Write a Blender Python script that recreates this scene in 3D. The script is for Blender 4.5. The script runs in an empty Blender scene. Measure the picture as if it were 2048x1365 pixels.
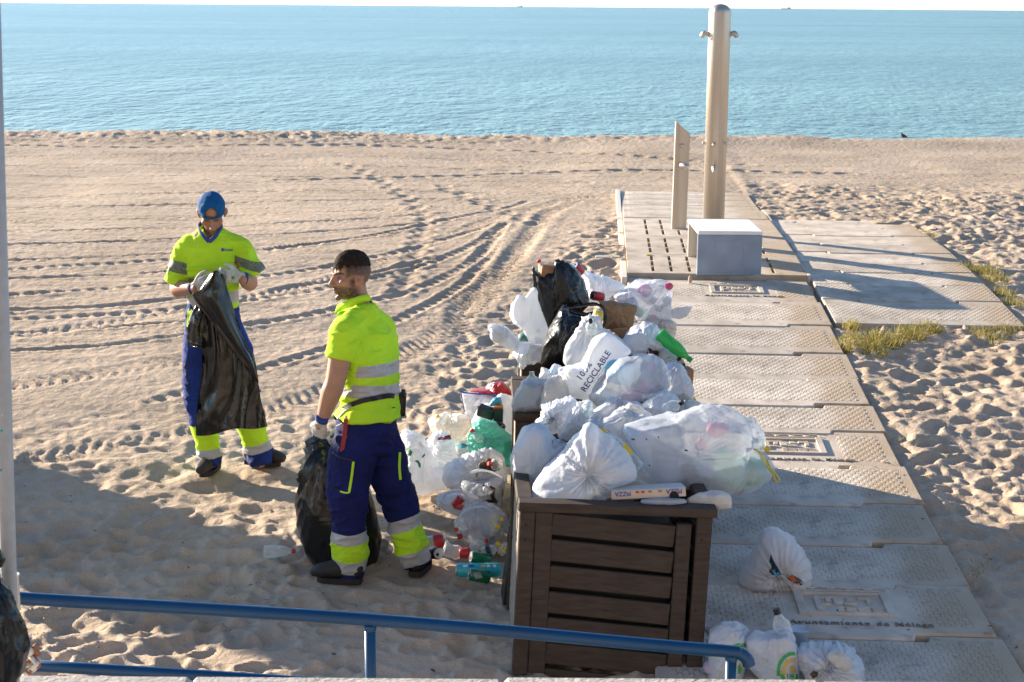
import bpy, bmesh, math, random
import numpy as np
from mathutils import Vector, Matrix, Quaternion
from mathutils.bvhtree import BVHTree

random.seed(7)
RNG = np.random.default_rng(7)
SC = bpy.context.scene
COL = SC.collection

# ------------------------------------------------------------------ camera, world, sun, exposure
FPX, CAMZ = 3300.0, 3.1                    # focal length in photo pixels (2048 wide), camera height
PITCH, ROLL = math.atan(670 / FPX), 0.0078
FW = Vector((0, math.cos(PITCH), -math.sin(PITCH)))
_r, _u = Vector((1, 0, 0)), Vector((0, math.sin(PITCH), math.cos(PITCH)))
RT = _r * math.cos(ROLL) + _u * math.sin(ROLL)
UP = _u * math.cos(ROLL) - _r * math.sin(ROLL)
cam = bpy.data.objects.new('camera', bpy.data.cameras.new('camera'))
COL.objects.link(cam)
cam.data.sensor_width = 36
cam.data.lens = FPX / 2048 * 36
cam.data.clip_start, cam.data.clip_end = 0.1, 30000
M = Matrix((RT, UP, -FW)).transposed().to_4x4()
M.translation = (0, 0, CAMZ)
cam.matrix_world = M
cam.data.dof.use_dof = True
cam.data.dof.focus_distance = 9.2
cam.data.dof.aperture_fstop = 9.0
SC.camera = cam

SUN_EL, SUN_K = math.radians(14.0), 0.72   # shadows run towards (1, -K) on the ground
_h = Vector((-1, SUN_K, 0)).normalized()
SUN_DIR = Vector((_h.x * math.cos(SUN_EL), _h.y * math.cos(SUN_EL), math.sin(SUN_EL)))   # towards the sun
world = bpy.data.worlds.new('World')
SC.world = world
world.use_nodes = True
wn, wl = world.node_tree.nodes, world.node_tree.links
sky = wn.new('ShaderNodeTexSky')
sky.sky_type = 'NISHITA'
sky.sun_disc = False
sky.sun_elevation = SUN_EL
sky.sun_rotation = math.atan2(SUN_DIR.x, SUN_DIR.y)
sky.altitude = 0
sky.air_density, sky.dust_density, sky.ozone_density = 0.85, 0.08, 2.6
wl.new(sky.outputs[0], wn['Background'].inputs[0])
wn['Background'].inputs[1].default_value = 0.092
sun = bpy.data.objects.new('sun', bpy.data.lights.new('sun', 'SUN'))
COL.objects.link(sun)
sun.data.energy = 5.0
sun.data.angle = math.radians(0.55)
sun.data.color = (1.0, 0.86, 0.68)
sun.rotation_euler = SUN_DIR.to_track_quat('Z', 'Y').to_euler()
SC.view_settings.view_transform = 'Standard'
SC.view_settings.look = 'None'
SC.view_settings.gamma = 1
SC.view_settings.use_curve_mapping = False
SC.view_settings.exposure = 1.66
SC.render.engine = 'CYCLES'
SC.cycles.max_bounces = 8
SC.cycles.transparent_max_bounces = 16
SC.cycles.use_denoising = True

# ------------------------------------------------------------------ measuring helpers: a photo pixel -> a place in the world
def ray(px, py):
    return FW + RT * ((px - 1024) / FPX) + UP * ((682.5 - py) / FPX)
def D(px, py, y):                          # the point at distance y
    v = ray(px, py)
    return Vector((0, 0, CAMZ)) + v * (y / v.y)
def gz(y):                                 # the gently rising beach
    t = min(1, max(0, (y - 8.2) / 9.3))
    return .55 * (t * t * (3 - 2 * t) * .5 + t * .5)
def gz_np(y):
    t = np.clip((y - 8.2) / 9.3, 0, 1)
    return .55 * (t * t * (3 - 2 * t) * .5 + t * .5)
def G(px, py, z=0.0):                      # the point on the ground (z above it)
    v = ray(px, py)
    y = 10.0
    for _ in range(50):
        y = .5 * y + .5 * v.y * (gz(y) + z - CAMZ) / v.z
    return Vector((0, 0, CAMZ)) + v * (y / v.y)
def ppm(y, z=.6):                          # photo pixels per metre there
    return FPX / (y * math.cos(PITCH) + (CAMZ - z) * math.sin(PITCH))

# ------------------------------------------------------------------ numpy noise
def _hash(ix, iy, iz, s):
    h = (ix.astype(np.int64) * 374761393 + iy.astype(np.int64) * 668265263 + iz.astype(np.int64) * 2147483647 + s * 974634777) & 0xFFFFFFFF
    h = ((h ^ (h >> 13)) * 1274126177) & 0xFFFFFFFF
    h = ((h ^ (h >> 16)) * 2246822519) & 0xFFFFFFFF
    return ((h ^ (h >> 15)) & 0xFFFFFF).astype(np.float64) / 0xFFFFFF
def noise2(x, y, s=0):
    ix, iy = np.floor(x), np.floor(y)
    fx, fy = x - ix, y - iy
    fx, fy = fx * fx * fx * (fx * (fx * 6 - 15) + 10), fy * fy * fy * (fy * (fy * 6 - 15) + 10)
    ix, iy = ix.astype(np.int64), iy.astype(np.int64)
    z = np.zeros_like(ix)
    a, b = _hash(ix, iy, z, s), _hash(ix + 1, iy, z, s)
    c, d = _hash(ix, iy + 1, z, s), _hash(ix + 1, iy + 1, z, s)
    return (a + (b - a) * fx) * (1 - fy) + (c + (d - c) * fx) * fy
def noise3(p, s=0):
    i = np.floor(p)
    f = p - i
    f = f * f * f * (f * (f * 6 - 15) + 10)
    i = i.astype(np.int64)
    o = 0
    for dx in (0, 1):
        for dy in (0, 1):
            for dz in (0, 1):
                w = (f[:, 0] if dx else 1 - f[:, 0]) * (f[:, 1] if dy else 1 - f[:, 1]) * (f[:, 2] if dz else 1 - f[:, 2])
                o = o + w * _hash(i[:, 0] + dx, i[:, 1] + dy, i[:, 2] + dz, s)
    return o
def ridge3(p, s=0):                        # 0..1, sharp creases at 1
    return 1 - np.abs(2 * noise3(p, s) - 1)
def sstep(a, b, x):
    t = np.clip((x - a) / (b - a), 0, 1)
    return t * t * (3 - 2 * t)

# ------------------------------------------------------------------ materials
def mat(name, col=(.5, .5, .5), rough=.6, metal=0.0, bump=None, var=None, spec=.5, coat=0, trans=0.0, alpha=0.0, sheen=0, scale_vec=None, attr=None):
    """Principled; bump=(scale, distance, detail); var=(scale, amount); trans = translucent share; alpha = clear share"""
    m = bpy.data.materials.new(name)
    m.use_nodes = True
    n, l = m.node_tree.nodes, m.node_tree.links
    b = n['Principled BSDF']
    b.inputs['Base Color'].default_value = (*col, 1)
    b.inputs['Roughness'].default_value = rough
    b.inputs['Metallic'].default_value = metal
    b.inputs['Specular IOR Level'].default_value = spec
    b.inputs['Coat Weight'].default_value = coat
    b.inputs['Sheen Weight'].default_value = sheen
    tc = n.new('ShaderNodeTexCoord')
    co = tc.outputs['Object']
    if scale_vec:
        mp = n.new('ShaderNodeMapping'); mp.inputs['Scale'].default_value = scale_vec
        l.new(co, mp.inputs[0]); co = mp.outputs[0]
    csrc = None
    if attr:
        a = n.new('ShaderNodeAttribute'); a.attribute_name = attr
        csrc = a.outputs['Color']
        l.new(csrc, b.inputs['Base Color'])
    if var:
        t = n.new('ShaderNodeTexNoise'); t.inputs['Scale'].default_value = var[0]; t.inputs['Detail'].default_value = 5
        l.new(co, t.inputs['Vector'])
        mr = n.new('ShaderNodeMapRange'); mr.inputs[1].default_value = .3; mr.inputs[2].default_value = .7
        mr.inputs[3].default_value = 1 - var[1]; mr.inputs[4].default_value = 1 + var[1]
        l.new(t.outputs[0], mr.inputs[0])
        mx = n.new('ShaderNodeVectorMath'); mx.operation = 'SCALE'
        if csrc: l.new(csrc, mx.inputs[0])
        else: mx.inputs[0].default_value = col
        l.new(mr.outputs[0], mx.inputs['Scale'])
        csrc = mx.outputs[0]
        l.new(csrc, b.inputs['Base Color'])
    nrm = None
    if bump:
        t = n.new('ShaderNodeTexNoise'); t.inputs['Scale'].default_value = bump[0]
        t.inputs['Detail'].default_value = bump[2] if len(bump) > 2 else 4
        l.new(co, t.inputs['Vector'])
        bp = n.new('ShaderNodeBump'); bp.inputs['Distance'].default_value = bump[1]; bp.inputs['Strength'].default_value = 1
        l.new(t.outputs[0], bp.inputs['Height'])
        nrm = bp.outputs[0]
        l.new(nrm, b.inputs['Normal'])
    last = b.outputs[0]
    if trans:
        tr = n.new('ShaderNodeBsdfTranslucent'); tr.inputs[0].default_value = (*[min(1, c * 1.05) for c in col], 1)
        if csrc: l.new(csrc, tr.inputs[0])
        if nrm: l.new(nrm, tr.inputs['Normal'])
        mi = n.new('ShaderNodeMixShader'); mi.inputs[0].default_value = trans
        l.new(last, mi.inputs[1]); l.new(tr.outputs[0], mi.inputs[2]); last = mi.outputs[0]
    if alpha:
        tp = n.new('ShaderNodeBsdfTransparent'); tp.inputs[0].default_value = (*[.55 + .45 * c for c in col], 1)
        mi = n.new('ShaderNodeMixShader'); mi.inputs[0].default_value = alpha
        l.new(last, mi.inputs[1]); l.new(tp.outputs[0], mi.inputs[2]); last = mi.outputs[0]
    l.new(last, n['Material Output'].inputs[0])
    return m

def clear_mat(name, tint=(.9, .95, .95), body=.18, rough=.12):
    """thin clear plastic or glass"""
    m = bpy.data.materials.new(name); m.use_nodes = True
    n, l = m.node_tree.nodes, m.node_tree.links
    b = n['Principled BSDF']; b.inputs['Base Color'].default_value = (*tint, 1); b.inputs['Roughness'].default_value = rough
    t = n.new('ShaderNodeTexNoise'); t.inputs['Scale'].default_value = 40
    tc = n.new('ShaderNodeTexCoord'); l.new(tc.outputs['Object'], t.inputs['Vector'])
    bp = n.new('ShaderNodeBump'); bp.inputs['Distance'].default_value = .006; l.new(t.outputs[0], bp.inputs['Height']); l.new(bp.outputs[0], b.inputs['Normal'])
    lw = n.new('ShaderNodeLayerWeight'); lw.inputs[0].default_value = .35
    mr = n.new('ShaderNodeMapRange'); mr.inputs[3].default_value = 1 - body; mr.inputs[4].default_value = .25
    l.new(lw.outputs['Facing'], mr.inputs[0])
    tp = n.new('ShaderNodeBsdfTransparent'); tp.inputs[0].default_value = (*[.4 + .6 * c for c in tint], 1)
    mi = n.new('ShaderNodeMixShader')
    l.new(mr.outputs[0], mi.inputs[0]); l.new(b.outputs[0], mi.inputs[1]); l.new(tp.outputs[0], mi.inputs[2])
    l.new(mi.outputs[0], n['Material Output'].inputs[0])
    return m

# ------------------------------------------------------------------ object helpers
def link(name, mesh, m=None, parent=None, label=None, cat=None, group=None, kind=None, smooth=None):
    if isinstance(mesh, bmesh.types.BMesh):
        me = bpy.data.meshes.new(name); mesh.to_mesh(me); mesh.free(); mesh = me
    o = bpy.data.objects.new(name, mesh)
    COL.objects.link(o)
    if m is not None and mesh is not None and not mesh.materials:
        for mm in (m if isinstance(m, (list, tuple)) else [m]): mesh.materials.append(mm)
    if smooth is not None and mesh is not None:
        mesh.polygons.foreach_set('use_smooth', [smooth] * len(mesh.polygons))
    put(o, parent); tag(o, label, cat, group, kind)
    return o
def put(o, parent):                        # child keeps its place in the world
    if parent is not None:
        o.parent = parent
        o.matrix_parent_inverse = WORLD(parent).inverted()
def WORLD(o):
    m = o.matrix_basis.copy()
    if o.parent: m = WORLD(o.parent) @ o.matrix_parent_inverse @ m
    return m
def tag(o, label=None, cat=None, group=None, kind=None):
    for k, v in (('label', label), ('category', cat), ('group', group), ('kind', kind)):
        if v: o[k] = v
    return o
def empty(name, loc, label=None, cat=None, group=None, kind=None, rot=None):
    o = bpy.data.objects.new(name, None); COL.objects.link(o); o.location = loc
    o.empty_display_size = .1
    if rot: o.rotation_euler = rot
    return tag(o, label, cat, group, kind)
def box_bm(x0, x1, y0, y1, z0, z1, bev=.004, bm=None):
    b = bmesh.new()
    bmesh.ops.create_cube(b, size=1, matrix=Matrix.Translation(((x0 + x1) / 2, (y0 + y1) / 2, (z0 + z1) / 2)) @ Matrix.Diagonal((x1 - x0, y1 - y0, z1 - z0, 1)))
    if bev: bmesh.ops.bevel(b, geom=b.edges[:], offset=bev, segments=1, affect='EDGES', profile=.5)
    if bm is None: return b
    me = bpy.data.meshes.new('t'); b.to_mesh(me); b.free(); bm.from_mesh(me); bpy.data.meshes.remove(me)
    return bm
def np_mesh(name, co, faces, smooth=True):
    me = bpy.data.meshes.new(name)
    co = np.asarray(co, dtype=np.float32); faces = np.asarray(faces, dtype=np.int32)
    k = faces.shape[1]
    me.vertices.add(len(co)); me.vertices.foreach_set('co', co.ravel())
    me.loops.add(faces.size); me.loops.foreach_set('vertex_index', faces.ravel())
    me.polygons.add(len(faces)); me.polygons.foreach_set('loop_start', np.arange(0, faces.size, k, dtype=np.int32))
    me.polygons.foreach_set('loop_total', np.full(len(faces), k, dtype=np.int32))
    me.polygons.foreach_set('use_smooth', np.full(len(faces), smooth))
    me.update(calc_edges=True); me.validate()
    return me
def grid_faces(nr, nc, wrap=False):
    i = np.arange(nr - 1)[:, None] * nc
    j = np.arange(nc if wrap else nc - 1)[None, :]
    j2 = (j + 1) % nc
    return np.stack([i + j, i + j2, i + nc + j2, i + nc + j], -1).reshape(-1, 4)
def catmull(pts, n):
    """pts: list of arrays (any width) -> smooth interpolation, n steps between neighbours"""
    P = np.array(pts, dtype=float)
    P = np.vstack([2 * P[0] - P[1], P, 2 * P[-1] - P[-2]])
    out = []
    for k in range(1, len(P) - 2):
        for t in np.linspace(0, 1, n, endpoint=False):
            a, b, c, d = P[k - 1], P[k], P[k + 1], P[k + 2]
            out.append(.5 * ((2 * b) + (c - a) * t + (2 * a - 5 * b + 4 * c - d) * t * t + (3 * b - a - 3 * c + d) * t ** 3))
    out.append(P[-2])
    return np.array(out)
def tube(bm, pts, rads, ref=(1, 0, 0), seg=18, n=5, cap=.5, sup=2.0):
    """closed limb along pts; rads: r or (rx, ry) each; rx lies along ref; cap: how far the rounded ends stand out"""
    R = [(r, r) if not isinstance(r, (tuple, list)) else r for r in rads]
    S = catmull([(*p, *r) for p, r in zip(pts, R)], n) if len(pts) > 1 else None
    ref = Vector(ref)
    rings, L = [], len(S)
    for k in range(L):
        c = Vector(S[k, :3]); rx, ry = max(.0005, S[k, 3]), max(.0005, S[k, 4])
        t = (Vector(S[min(k + 1, L - 1), :3]) - Vector(S[max(k - 1, 0), :3])).normalized()
        x = (ref - t * ref.dot(t))
        if x.length < 1e-4: x = t.orthogonal()
        x.normalize(); y = t.cross(x)
        def ring(c, f):
            o = []
            for j in range(seg):
                a = 2 * math.pi * j / seg
                ca, sa = math.cos(a), math.sin(a)
                q = 2 / sup
                o.append(bm.verts.new(c + x * (rx * f * math.copysign(abs(ca) ** q, ca)) + y * (ry * f * math.copysign(abs(sa) ** q, sa))))
            return o
        rm = min(rx, ry) * cap
        if k == 0 and cap: rings += [ring(c - t * rm * .92, .4), ring(c - t * rm * .6, .8)]
        rings.append(ring(c, 1))
        if k == L - 1 and cap: rings += [ring(c + t * rm * .6, .8), ring(c + t * rm * .92, .4)]
    for a, b in zip(rings, rings[1:]):
        for j in range(seg):
            bm.faces.new((a[j], a[(j + 1) % seg], b[(j + 1) % seg], b[j]))
    bm.faces.new(list(reversed(rings[0]))); bm.faces.new(rings[-1])
    return bm
def ball(bm, c, r, rot=None, u=20, v=12):
    r = (r, r, r) if not isinstance(r, (tuple, list)) else r
    m = Matrix.Translation(c) @ (rot.to_4x4() if rot else Matrix()) @ Matrix.Diagonal((*r, 1))
    bmesh.ops.create_uvsphere(bm, u_segments=u, v_segments=v, radius=1, matrix=m)
def lathe_bm(prof, seg=24, bm=None, axis=None, closed=True):
    """prof: (r, z); axis: (A, B) world points for z=0..1*len, else local z"""
    bm = bm or bmesh.new()
    if axis:
        A, B = Vector(axis[0]), Vector(axis[1]); t = (B - A).normalized()
        x = t.orthogonal().normalized(); y = t.cross(x)
    else: A, t, x, y = Vector((0, 0, 0)), Vector((0, 0, 1)), Vector((1, 0, 0)), Vector((0, 1, 0))
    rings = []
    for r, z in prof:
        rings.append([bm.verts.new(A + t * z + x * (max(r, 1e-4) * math.cos(2 * math.pi * j / seg)) + y * (max(r, 1e-4) * math.sin(2 * math.pi * j / seg))) for j in range(seg)])
    for a, b in zip(rings, rings[1:]):
        for j in range(seg): bm.faces.new((a[j], a[(j + 1) % seg], b[(j + 1) % seg], b[j]))
    if closed:
        bm.faces.new(list(reversed(rings[0]))); bm.faces.new(rings[-1])
    return bm
def text_mesh(body, size, extrude=0.0, bold=False, align='CENTER', shear=0.0, spacing=1.0):
    c = bpy.data.curves.new('txt', 'FONT'); c.body = body; c.size = size; c.extrude = extrude; c.align_x = align; c.align_y = 'CENTER'
    c.shear = shear; c.space_character = spacing; c.resolution_u = 3
    if bold: c.offset = size * .018
    o = bpy.data.objects.new('txt', c); COL.objects.link(o)
    dg = bpy.context.evaluated_depsgraph_get()
    me = bpy.data.meshes.new_from_object(o.evaluated_get(dg))
    bpy.data.objects.remove(o); bpy.data.curves.remove(c)
    return me
# ------------------------------------------------------------------ material library
WOOD = mat('brown painted wood', (.062, .045, .036), .75, bump=(14, .003, 6), var=(7, .28), scale_vec=(1, 1, 6), spec=.3)
WOODH = mat('brown painted wood lengthwise', (.062, .045, .036), .75, bump=(14, .003, 6), var=(7, .28), scale_vec=(1, 6, 6), spec=.3)
WOODG = mat('weathered grey wood', (.30, .25, .20), .8, bump=(16, .004, 6), var=(8, .3), scale_vec=(6, 1, 6))
LINER = mat('dark bin liner', (.028, .031, .03), .6)
BLUEP = mat('blue rail paint', (.002, .050, .145), .38, coat=.08, spec=.35, var=(6, .1), bump=(120, .0005))
WHITEP = mat('white pole paint', (.75, .74, .72), .4)
STEEL = mat('brushed steel', (.56, .50, .43), .42, .8, bump=(60, .0012, 3), scale_vec=(12, 12, .25), var=(1.2, .16))
STEELB = mat('shaded steel sheet', (.25, .32, .43), .5, .2, var=(5, .12), bump=(30, .001, 3))  # bench front: its shade is put into the colour, bluer and darker than the seat
CAPC = mat('pale wall stone', (.42, .38, .34), .85, var=(7, .15), bump=(50, .006, 8))
DARK = mat('dark void', (.015, .015, .016), .9)

# ------------------------------------------------------------------ the beach
WDIR = Vector((.0524, 1, 0)).normalized()            # the walkway runs away from us along this
WRT = Vector((WDIR.y, -WDIR.x, 0))
WEDGE = Vector((2.43, 7.38, 0))                      # a point on its right edge
WWID = 1.755
def wcoord(x, y):                                    # across (0 at the right edge, negative inwards) and along
    return (x - WEDGE.x) * WRT.x + (y - WEDGE.y) * WRT.y, (x - WEDGE.x) * WDIR.x + (y - WEDGE.y) * WDIR.y
def dimples(x, y, cell, seed, size, dens=.9, elong=1.7):
    o = np.zeros_like(x)
    cx, cy = np.floor(x / cell), np.floor(y / cell)
    z = np.zeros_like(cx)
    for dx in (-1, 0, 1):
        for dy in (-1, 0, 1):
            ix, iy = cx + dx, cy + dy
            u = (ix + _hash(ix, iy, z, seed)) * cell
            v = (iy + _hash(ix, iy, z, seed + 1)) * cell
            a = _hash(ix, iy, z, seed + 2) * 6.283
            s = size * (.65 + .7 * _hash(ix, iy, z, seed + 3))
            on = _hash(ix, iy, z, seed + 4) < dens
            ca, sa = np.cos(a), np.sin(a)
            p = ((x - u) * ca + (y - v) * sa) / (s * elong)
            q = (-(x - u) * sa + (y - v) * ca) / s
            r = np.sqrt(p * p + q * q)
            o += on * (-np.exp(-(r ** 3.6)) + .42 * np.exp(-((r - 1.35) / .38) ** 2)) * (.6 + .4 * s / size)
    return o
def polyline_w(pts):
    return [G(*p) for p in pts]
def track(h, X, Y, pts, width, depth, tread=0.0, pitch=.13, berm=.5, cross=0.0):
    """press a wheel or rake line into the height field h along pts (photo points on the sand)"""
    P = catmull([(p.x, p.y) for p in polyline_w(pts)], 6)
    s0 = 0.0
    best = np.full(X.shape, 9.0); S = np.zeros_like(X); SD = np.zeros_like(X)
    for (ax, ay), (bx, by) in zip(P[:-1], P[1:]):
        L = math.hypot(bx - ax, by - ay)
        if L < 1e-5: continue
        m = width * 3
        k = np.nonzero((X > min(ax, bx) - m) & (X < max(ax, bx) + m) & (Y > min(ay, by) - m) & (Y < max(ay, by) + m))[0]
        if len(k):
            tx, ty = (bx - ax) / L, (by - ay) / L
            t = np.clip((X[k] - ax) * tx + (Y[k] - ay) * ty, 0, L)
            ex, ey = X[k] - ax - tx * t, Y[k] - ay - ty * t
            d = np.hypot(ex, ey)
            w = d < best[k]
            kk = k[w]
            best[kk] = d[w]; S[kk] = s0 + t[w]; SD[kk] = (tx * ey - ty * ex)[w]
        s0 += L
    k = best < width * 2.6
    q = best[k] / width
    wob = .6 + .8 * noise2(S[k] * 1.3, S[k] * 0 + pts[0][1], 5)
    prof = -np.exp(-q ** 4) + berm * np.exp(-((q - 1.45) / .45) ** 2)
    if tread:
        prof = prof + tread * np.exp(-q ** 4) * np.sign(np.sin(2 * math.pi * (S[k] + cross * np.abs(SD[k])) / pitch)) * np.abs(np.sin(2 * math.pi * (S[k] + cross * np.abs(SD[k])) / pitch)) ** .6
    h[k] += depth * prof * wob
def build_sand():
    ys = [4.6]
    while ys[-1] < 31.0: ys.append(ys[-1] * (1.0026 if ys[-1] < 12.5 else 1.0021))
    while ys[-1] < 37: ys.append(ys[-1] + .11)
    ys = np.array(ys)
    th = np.linspace(-.43, .43, 640)
    Y = np.repeat(ys[:, None], len(th), 1); X = ys[:, None] * th[None, :] + np.sign(th)[None, :] * np.abs(th[None, :] / .43) ** 3 * 2.5
    sh = X.shape
    X, Y = X.ravel(), Y.ravel()
    base = gz_np(Y)
    # photo coordinates of each bit of sand, only to say where it is trodden, raked or smooth
    Rl = np.stack([X, Y, base - CAMZ], 1)
    zc = Rl @ np.array(FW); px = 1024 + FPX * (Rl @ np.array(RT)) / zc; py = 682.5 - FPX * (Rl @ np.array(UP)) / zc
    wa, wb = wcoord(X, Y)
    right = sstep(-.1, .25, wa)
    strip = sstep(0, 130, px - np.interp(py, [380, 400, 480, 560, 640, 760, 900], [1235, 1200, 1080, 1010, 900, 760, 500]))
    strip = strip * sstep(375, 410, py)
    near = sstep(740, 930, py + (px - 400) * .12)
    far = 1 - sstep(286, 306, py)
    churn = np.clip(np.maximum.reduce([right * sstep(350, 400, py), strip * .85, near * .95, far]), 0, 1)
    churn = np.maximum(churn, .10 + .0 * X) * (.75 + .5 * noise2(X * .5, Y * .5, 31))
    h = (noise2(X * .45, Y * .45, 1) - .5) * .10 + (noise2(X * 1.1 + 3, Y * 1.1, 2) - .5) * .05
    h *= .35 + .65 * churn
    big = dimples(X + .05 * noise2(X * 6, Y * 6, 8), Y, .32, 11, .074)
    mid = dimples(X, Y + .05 * noise2(X * 6, Y * 6, 9), .215, 21, .052)
    sml = dimples(X, Y, .15, 41, .034)
    amp = 1 - .3 * near * (1 - right) * (1 - .0 * py) + .55 * sstep(900, 1150, py) * (1 - right)
    h += churn * amp * (.026 * big + .0165 * mid + .011 * sml)
    h += churn * .030 * (noise2(X * 3.1, Y * 3.1, 3) - .5) + .008 * (noise2(X * 9, Y * 9, 4) - .5) * (.3 + .7 * churn) + .004 * (noise2(X * 23, Y * 23, 6) - .5)
    # smooth raked ground: low steps with ragged lips, mostly running left to right
    rk = (1 - churn) * sstep(300, 330, py)
    h += rk * .012 * np.abs(noise2(X * .7, Y * 5.5, 7) - .5) * 2
    lines = [((-120, 318), (330, 314), (800, 320), (1350, 332), (2100, 344)), ((-120, 336), (420, 331), (900, 338), (1300, 348)),
             ((-120, 352), (330, 352), (700, 356), (1180, 366)), ((-120, 371), (330, 368), (700, 366), (1200, 376)),
             ((-120, 397), (330, 389), (760, 384), (1150, 388)), ((-120, 418), (330, 411), (700, 404), (980, 398)),
             ((-120, 446), (330, 437), (640, 428), (880, 418)), ((-120, 470), (330, 458), (640, 447), (900, 430)),
             ((-120, 497), (330, 483), (600, 470), (850, 450)), ((-120, 527), (330, 510), (560, 500), (800, 470)),
             ((-120, 560), (250, 548), (400, 538)), ((-120, 622), (200, 612), (420, 596)), ((-120, 668), (200, 655), (450, 640)),
             ((-120, 705), (200, 690), (380, 672)), ((550, 585), (700, 560), (860, 520))]
    for k, p in enumerate(lines):
        track(h, X, Y, p, .034 + .01 * (k % 3), .016, berm=.7)
    for p in (((560, 360), (900, 352), (1240, 344), (1700, 350)), ((700, 300), (1000, 308), (1300, 322), (1500, 334)), ((-120, 300), (300, 303), (700, 300))):
        track(h, X, Y, p, .10, .022, tread=.8, pitch=.32)
    treads = [((-120, 545), (330, 520), (508, 508), (690, 484), (825, 459), (940, 434), (1003, 421), (1054, 400)),
              ((-120, 598), (330, 570), (508, 560), (698, 528), (825, 500), (930, 470), (1000, 448)),
              ((-120, 640), (330, 622), (560, 598), (720, 566), (860, 528), (950, 492), (1005, 452)),
              ((480, 655), (640, 630), (780, 596), (880, 558), (960, 512), (1010, 452)),
              ((300, 800), (520, 740), (700, 680), (830, 625), (920, 570), (975, 520))]
    for k, p in enumerate(treads):
        track(h, X, Y, p, .055, .014, tread=.85, pitch=.14, berm=.6)
    for p, w in ((((1110, 418), (1060, 470), (1020, 530), (960, 600), (860, 680), (680, 770), (430, 850), (-120, 940)), .15),
                 (((1150, 400), (1085, 440), (1050, 490), (985, 560), (915, 620)), .12),
                 (((1240, 392), (1140, 396), (1060, 420), (960, 452), (840, 500), (560, 590), (-120, 690)), .13),
                 (((990, 470), (960, 540), (925, 600), (920, 660), (930, 720)), .12), (((-120, 790), (200, 745), (420, 715)), .16)):
        track(h, X, Y, p, w * .85, .008, tread=1.0, pitch=.10, berm=.35, cross=.7)
    # single footprints in a line over the raked sand
    foot = catmull([(690, 330), (760, 362), (812, 400), (850, 440), (842, 480), (826, 530), (800, 590)], 7)
    foot = np.vstack([foot, catmull([(880, 372), (950, 402), (1010, 425), (1060, 450)], 4)])
    for k, (fx, fy) in enumerate(foot):
        c = G(fx + (7 if k % 2 else -7), fy)
        r2 = ((X - c.x) / .10) ** 2 + ((Y - c.y) / .16) ** 2
        h += -.017 * np.exp(-r2 ** 1.5) + .007 * np.exp(-((np.sqrt(r2) - 1.4) / .4) ** 2)
    # the bank at the water's edge, then down below the sea
    crest = 31.6 + .5 * (noise2(X * .35, Y * 0, 51) - .5)
    h += .20 * np.exp(-((Y - crest + .6) / 1.3) ** 2) + .06 * np.exp(-((Y - 28.6) / .9) ** 2)
    h -= 1.6 * sstep(0.1, 3.5, Y - crest)
    # no sand where the walkway lies, apart from what has been blown over its right edge
    inside = sstep(0, .12, -wa) * sstep(0, .12, wa + WWID)
    inside *= 1 - sstep(15.0, 15.15, wb)
    side = sstep(0.0, .1, wa) * sstep(0, .1, 1.66 - wa) * sstep(0, .1, wb - 6.95) * (1 - sstep(12.15, 12.25, wb))
    spill = np.exp(-((wb - 3.6) / 1.3) ** 2) * .26 + np.exp(-((wb - 1.0) / .9) ** 2) * .12
    spill = spill * (.25 + 1.3 * noise2(X * 2.6, Y * 3.6, 61)) + .22 * (noise2(X * 8, Y * 10, 62) - .5) * (spill > .02)
    cover = sstep(0, .25, spill + wa) * np.minimum(1, spill * 4)
    inside = inside * (1 - cover)
    h = h * (1 - .75 * cover * sstep(0, .1, -wa)) + .042 * cover * sstep(0, .05, -wa)
    h = np.where(np.maximum(inside, side) > .02, np.minimum(h, .02) - .13 * np.maximum(inside, side), h)
    h += .035 * right * np.exp(-(wa / .18) ** 2) * (wa > 0) * (1 - side)
    # firm under feet and heaps
    for q, r in ((G(418, 945), .16), (G(535, 932), .17), (G(672, 1165), .18), (G(838, 1146), .15)):
        k = np.exp(-(((X - q.x) ** 2 + (Y - q.y) ** 2) / r ** 2) ** 2)
        h = h * (1 - .9 * k) + .0 * k
    q = np.exp(-(((X + .45) / .8) ** 2 + ((Y - 10) / 1.2) ** 2) ** 2)
    h = h * (1 - .6 * q)
    co = np.stack([X, Y, base + h], 1)
    me = np_mesh('sand', co, grid_faces(*sh)[:, ::-1])
    if me.polygons[0].normal.z < 0: me.flip_normals()
    m = mat('sand', (.40, .315, .235), .95, spec=.15)
    n, l = m.node_tree.nodes, m.node_tree.links
    b = n['Principled BSDF']
    tc = n.new('ShaderNodeTexCoord')
    def nz(sc, det=6):
        t = n.new('ShaderNodeTexNoise'); t.inputs['Scale'].default_value = sc; t.inputs['Detail'].default_value = det
        l.new(tc.outputs['Object'], t.inputs['Vector']); return t
    t1, t2, t3, t4 = nz(.9), nz(14), nz(160, 3), nz(6, 8)
    r1 = n.new('ShaderNodeValToRGB'); r1.color_ramp.elements[0].color = (.40, .308, .222, 1); r1.color_ramp.elements[1].color = (.55, .43, .318, 1)
    r1.color_ramp.elements[0].position, r1.color_ramp.elements[1].position = .3, .7
    l.new(t1.outputs[0], r1.inputs[0])
    mr = n.new('ShaderNodeMapRange'); mr.inputs[1].default_value, mr.inputs[2].default_value, mr.inputs[3].default_value, mr.inputs[4].default_value = .25, .75, .8, 1.2
    l.new(t3.outputs[0], mr.inputs[0])
    mx = n.new('ShaderNodeVectorMath'); mx.operation = 'SCALE'; l.new(r1.outputs[0], mx.inputs[0]); l.new(mr.outputs[0], mx.inputs['Scale'])
    # scattered dark bits of seaweed and shell
    vo = n.new('ShaderNodeTexVoronoi'); vo.inputs['Scale'].default_value = 3.2; l.new(tc.outputs['Object'], vo.inputs['Vector'])
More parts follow.
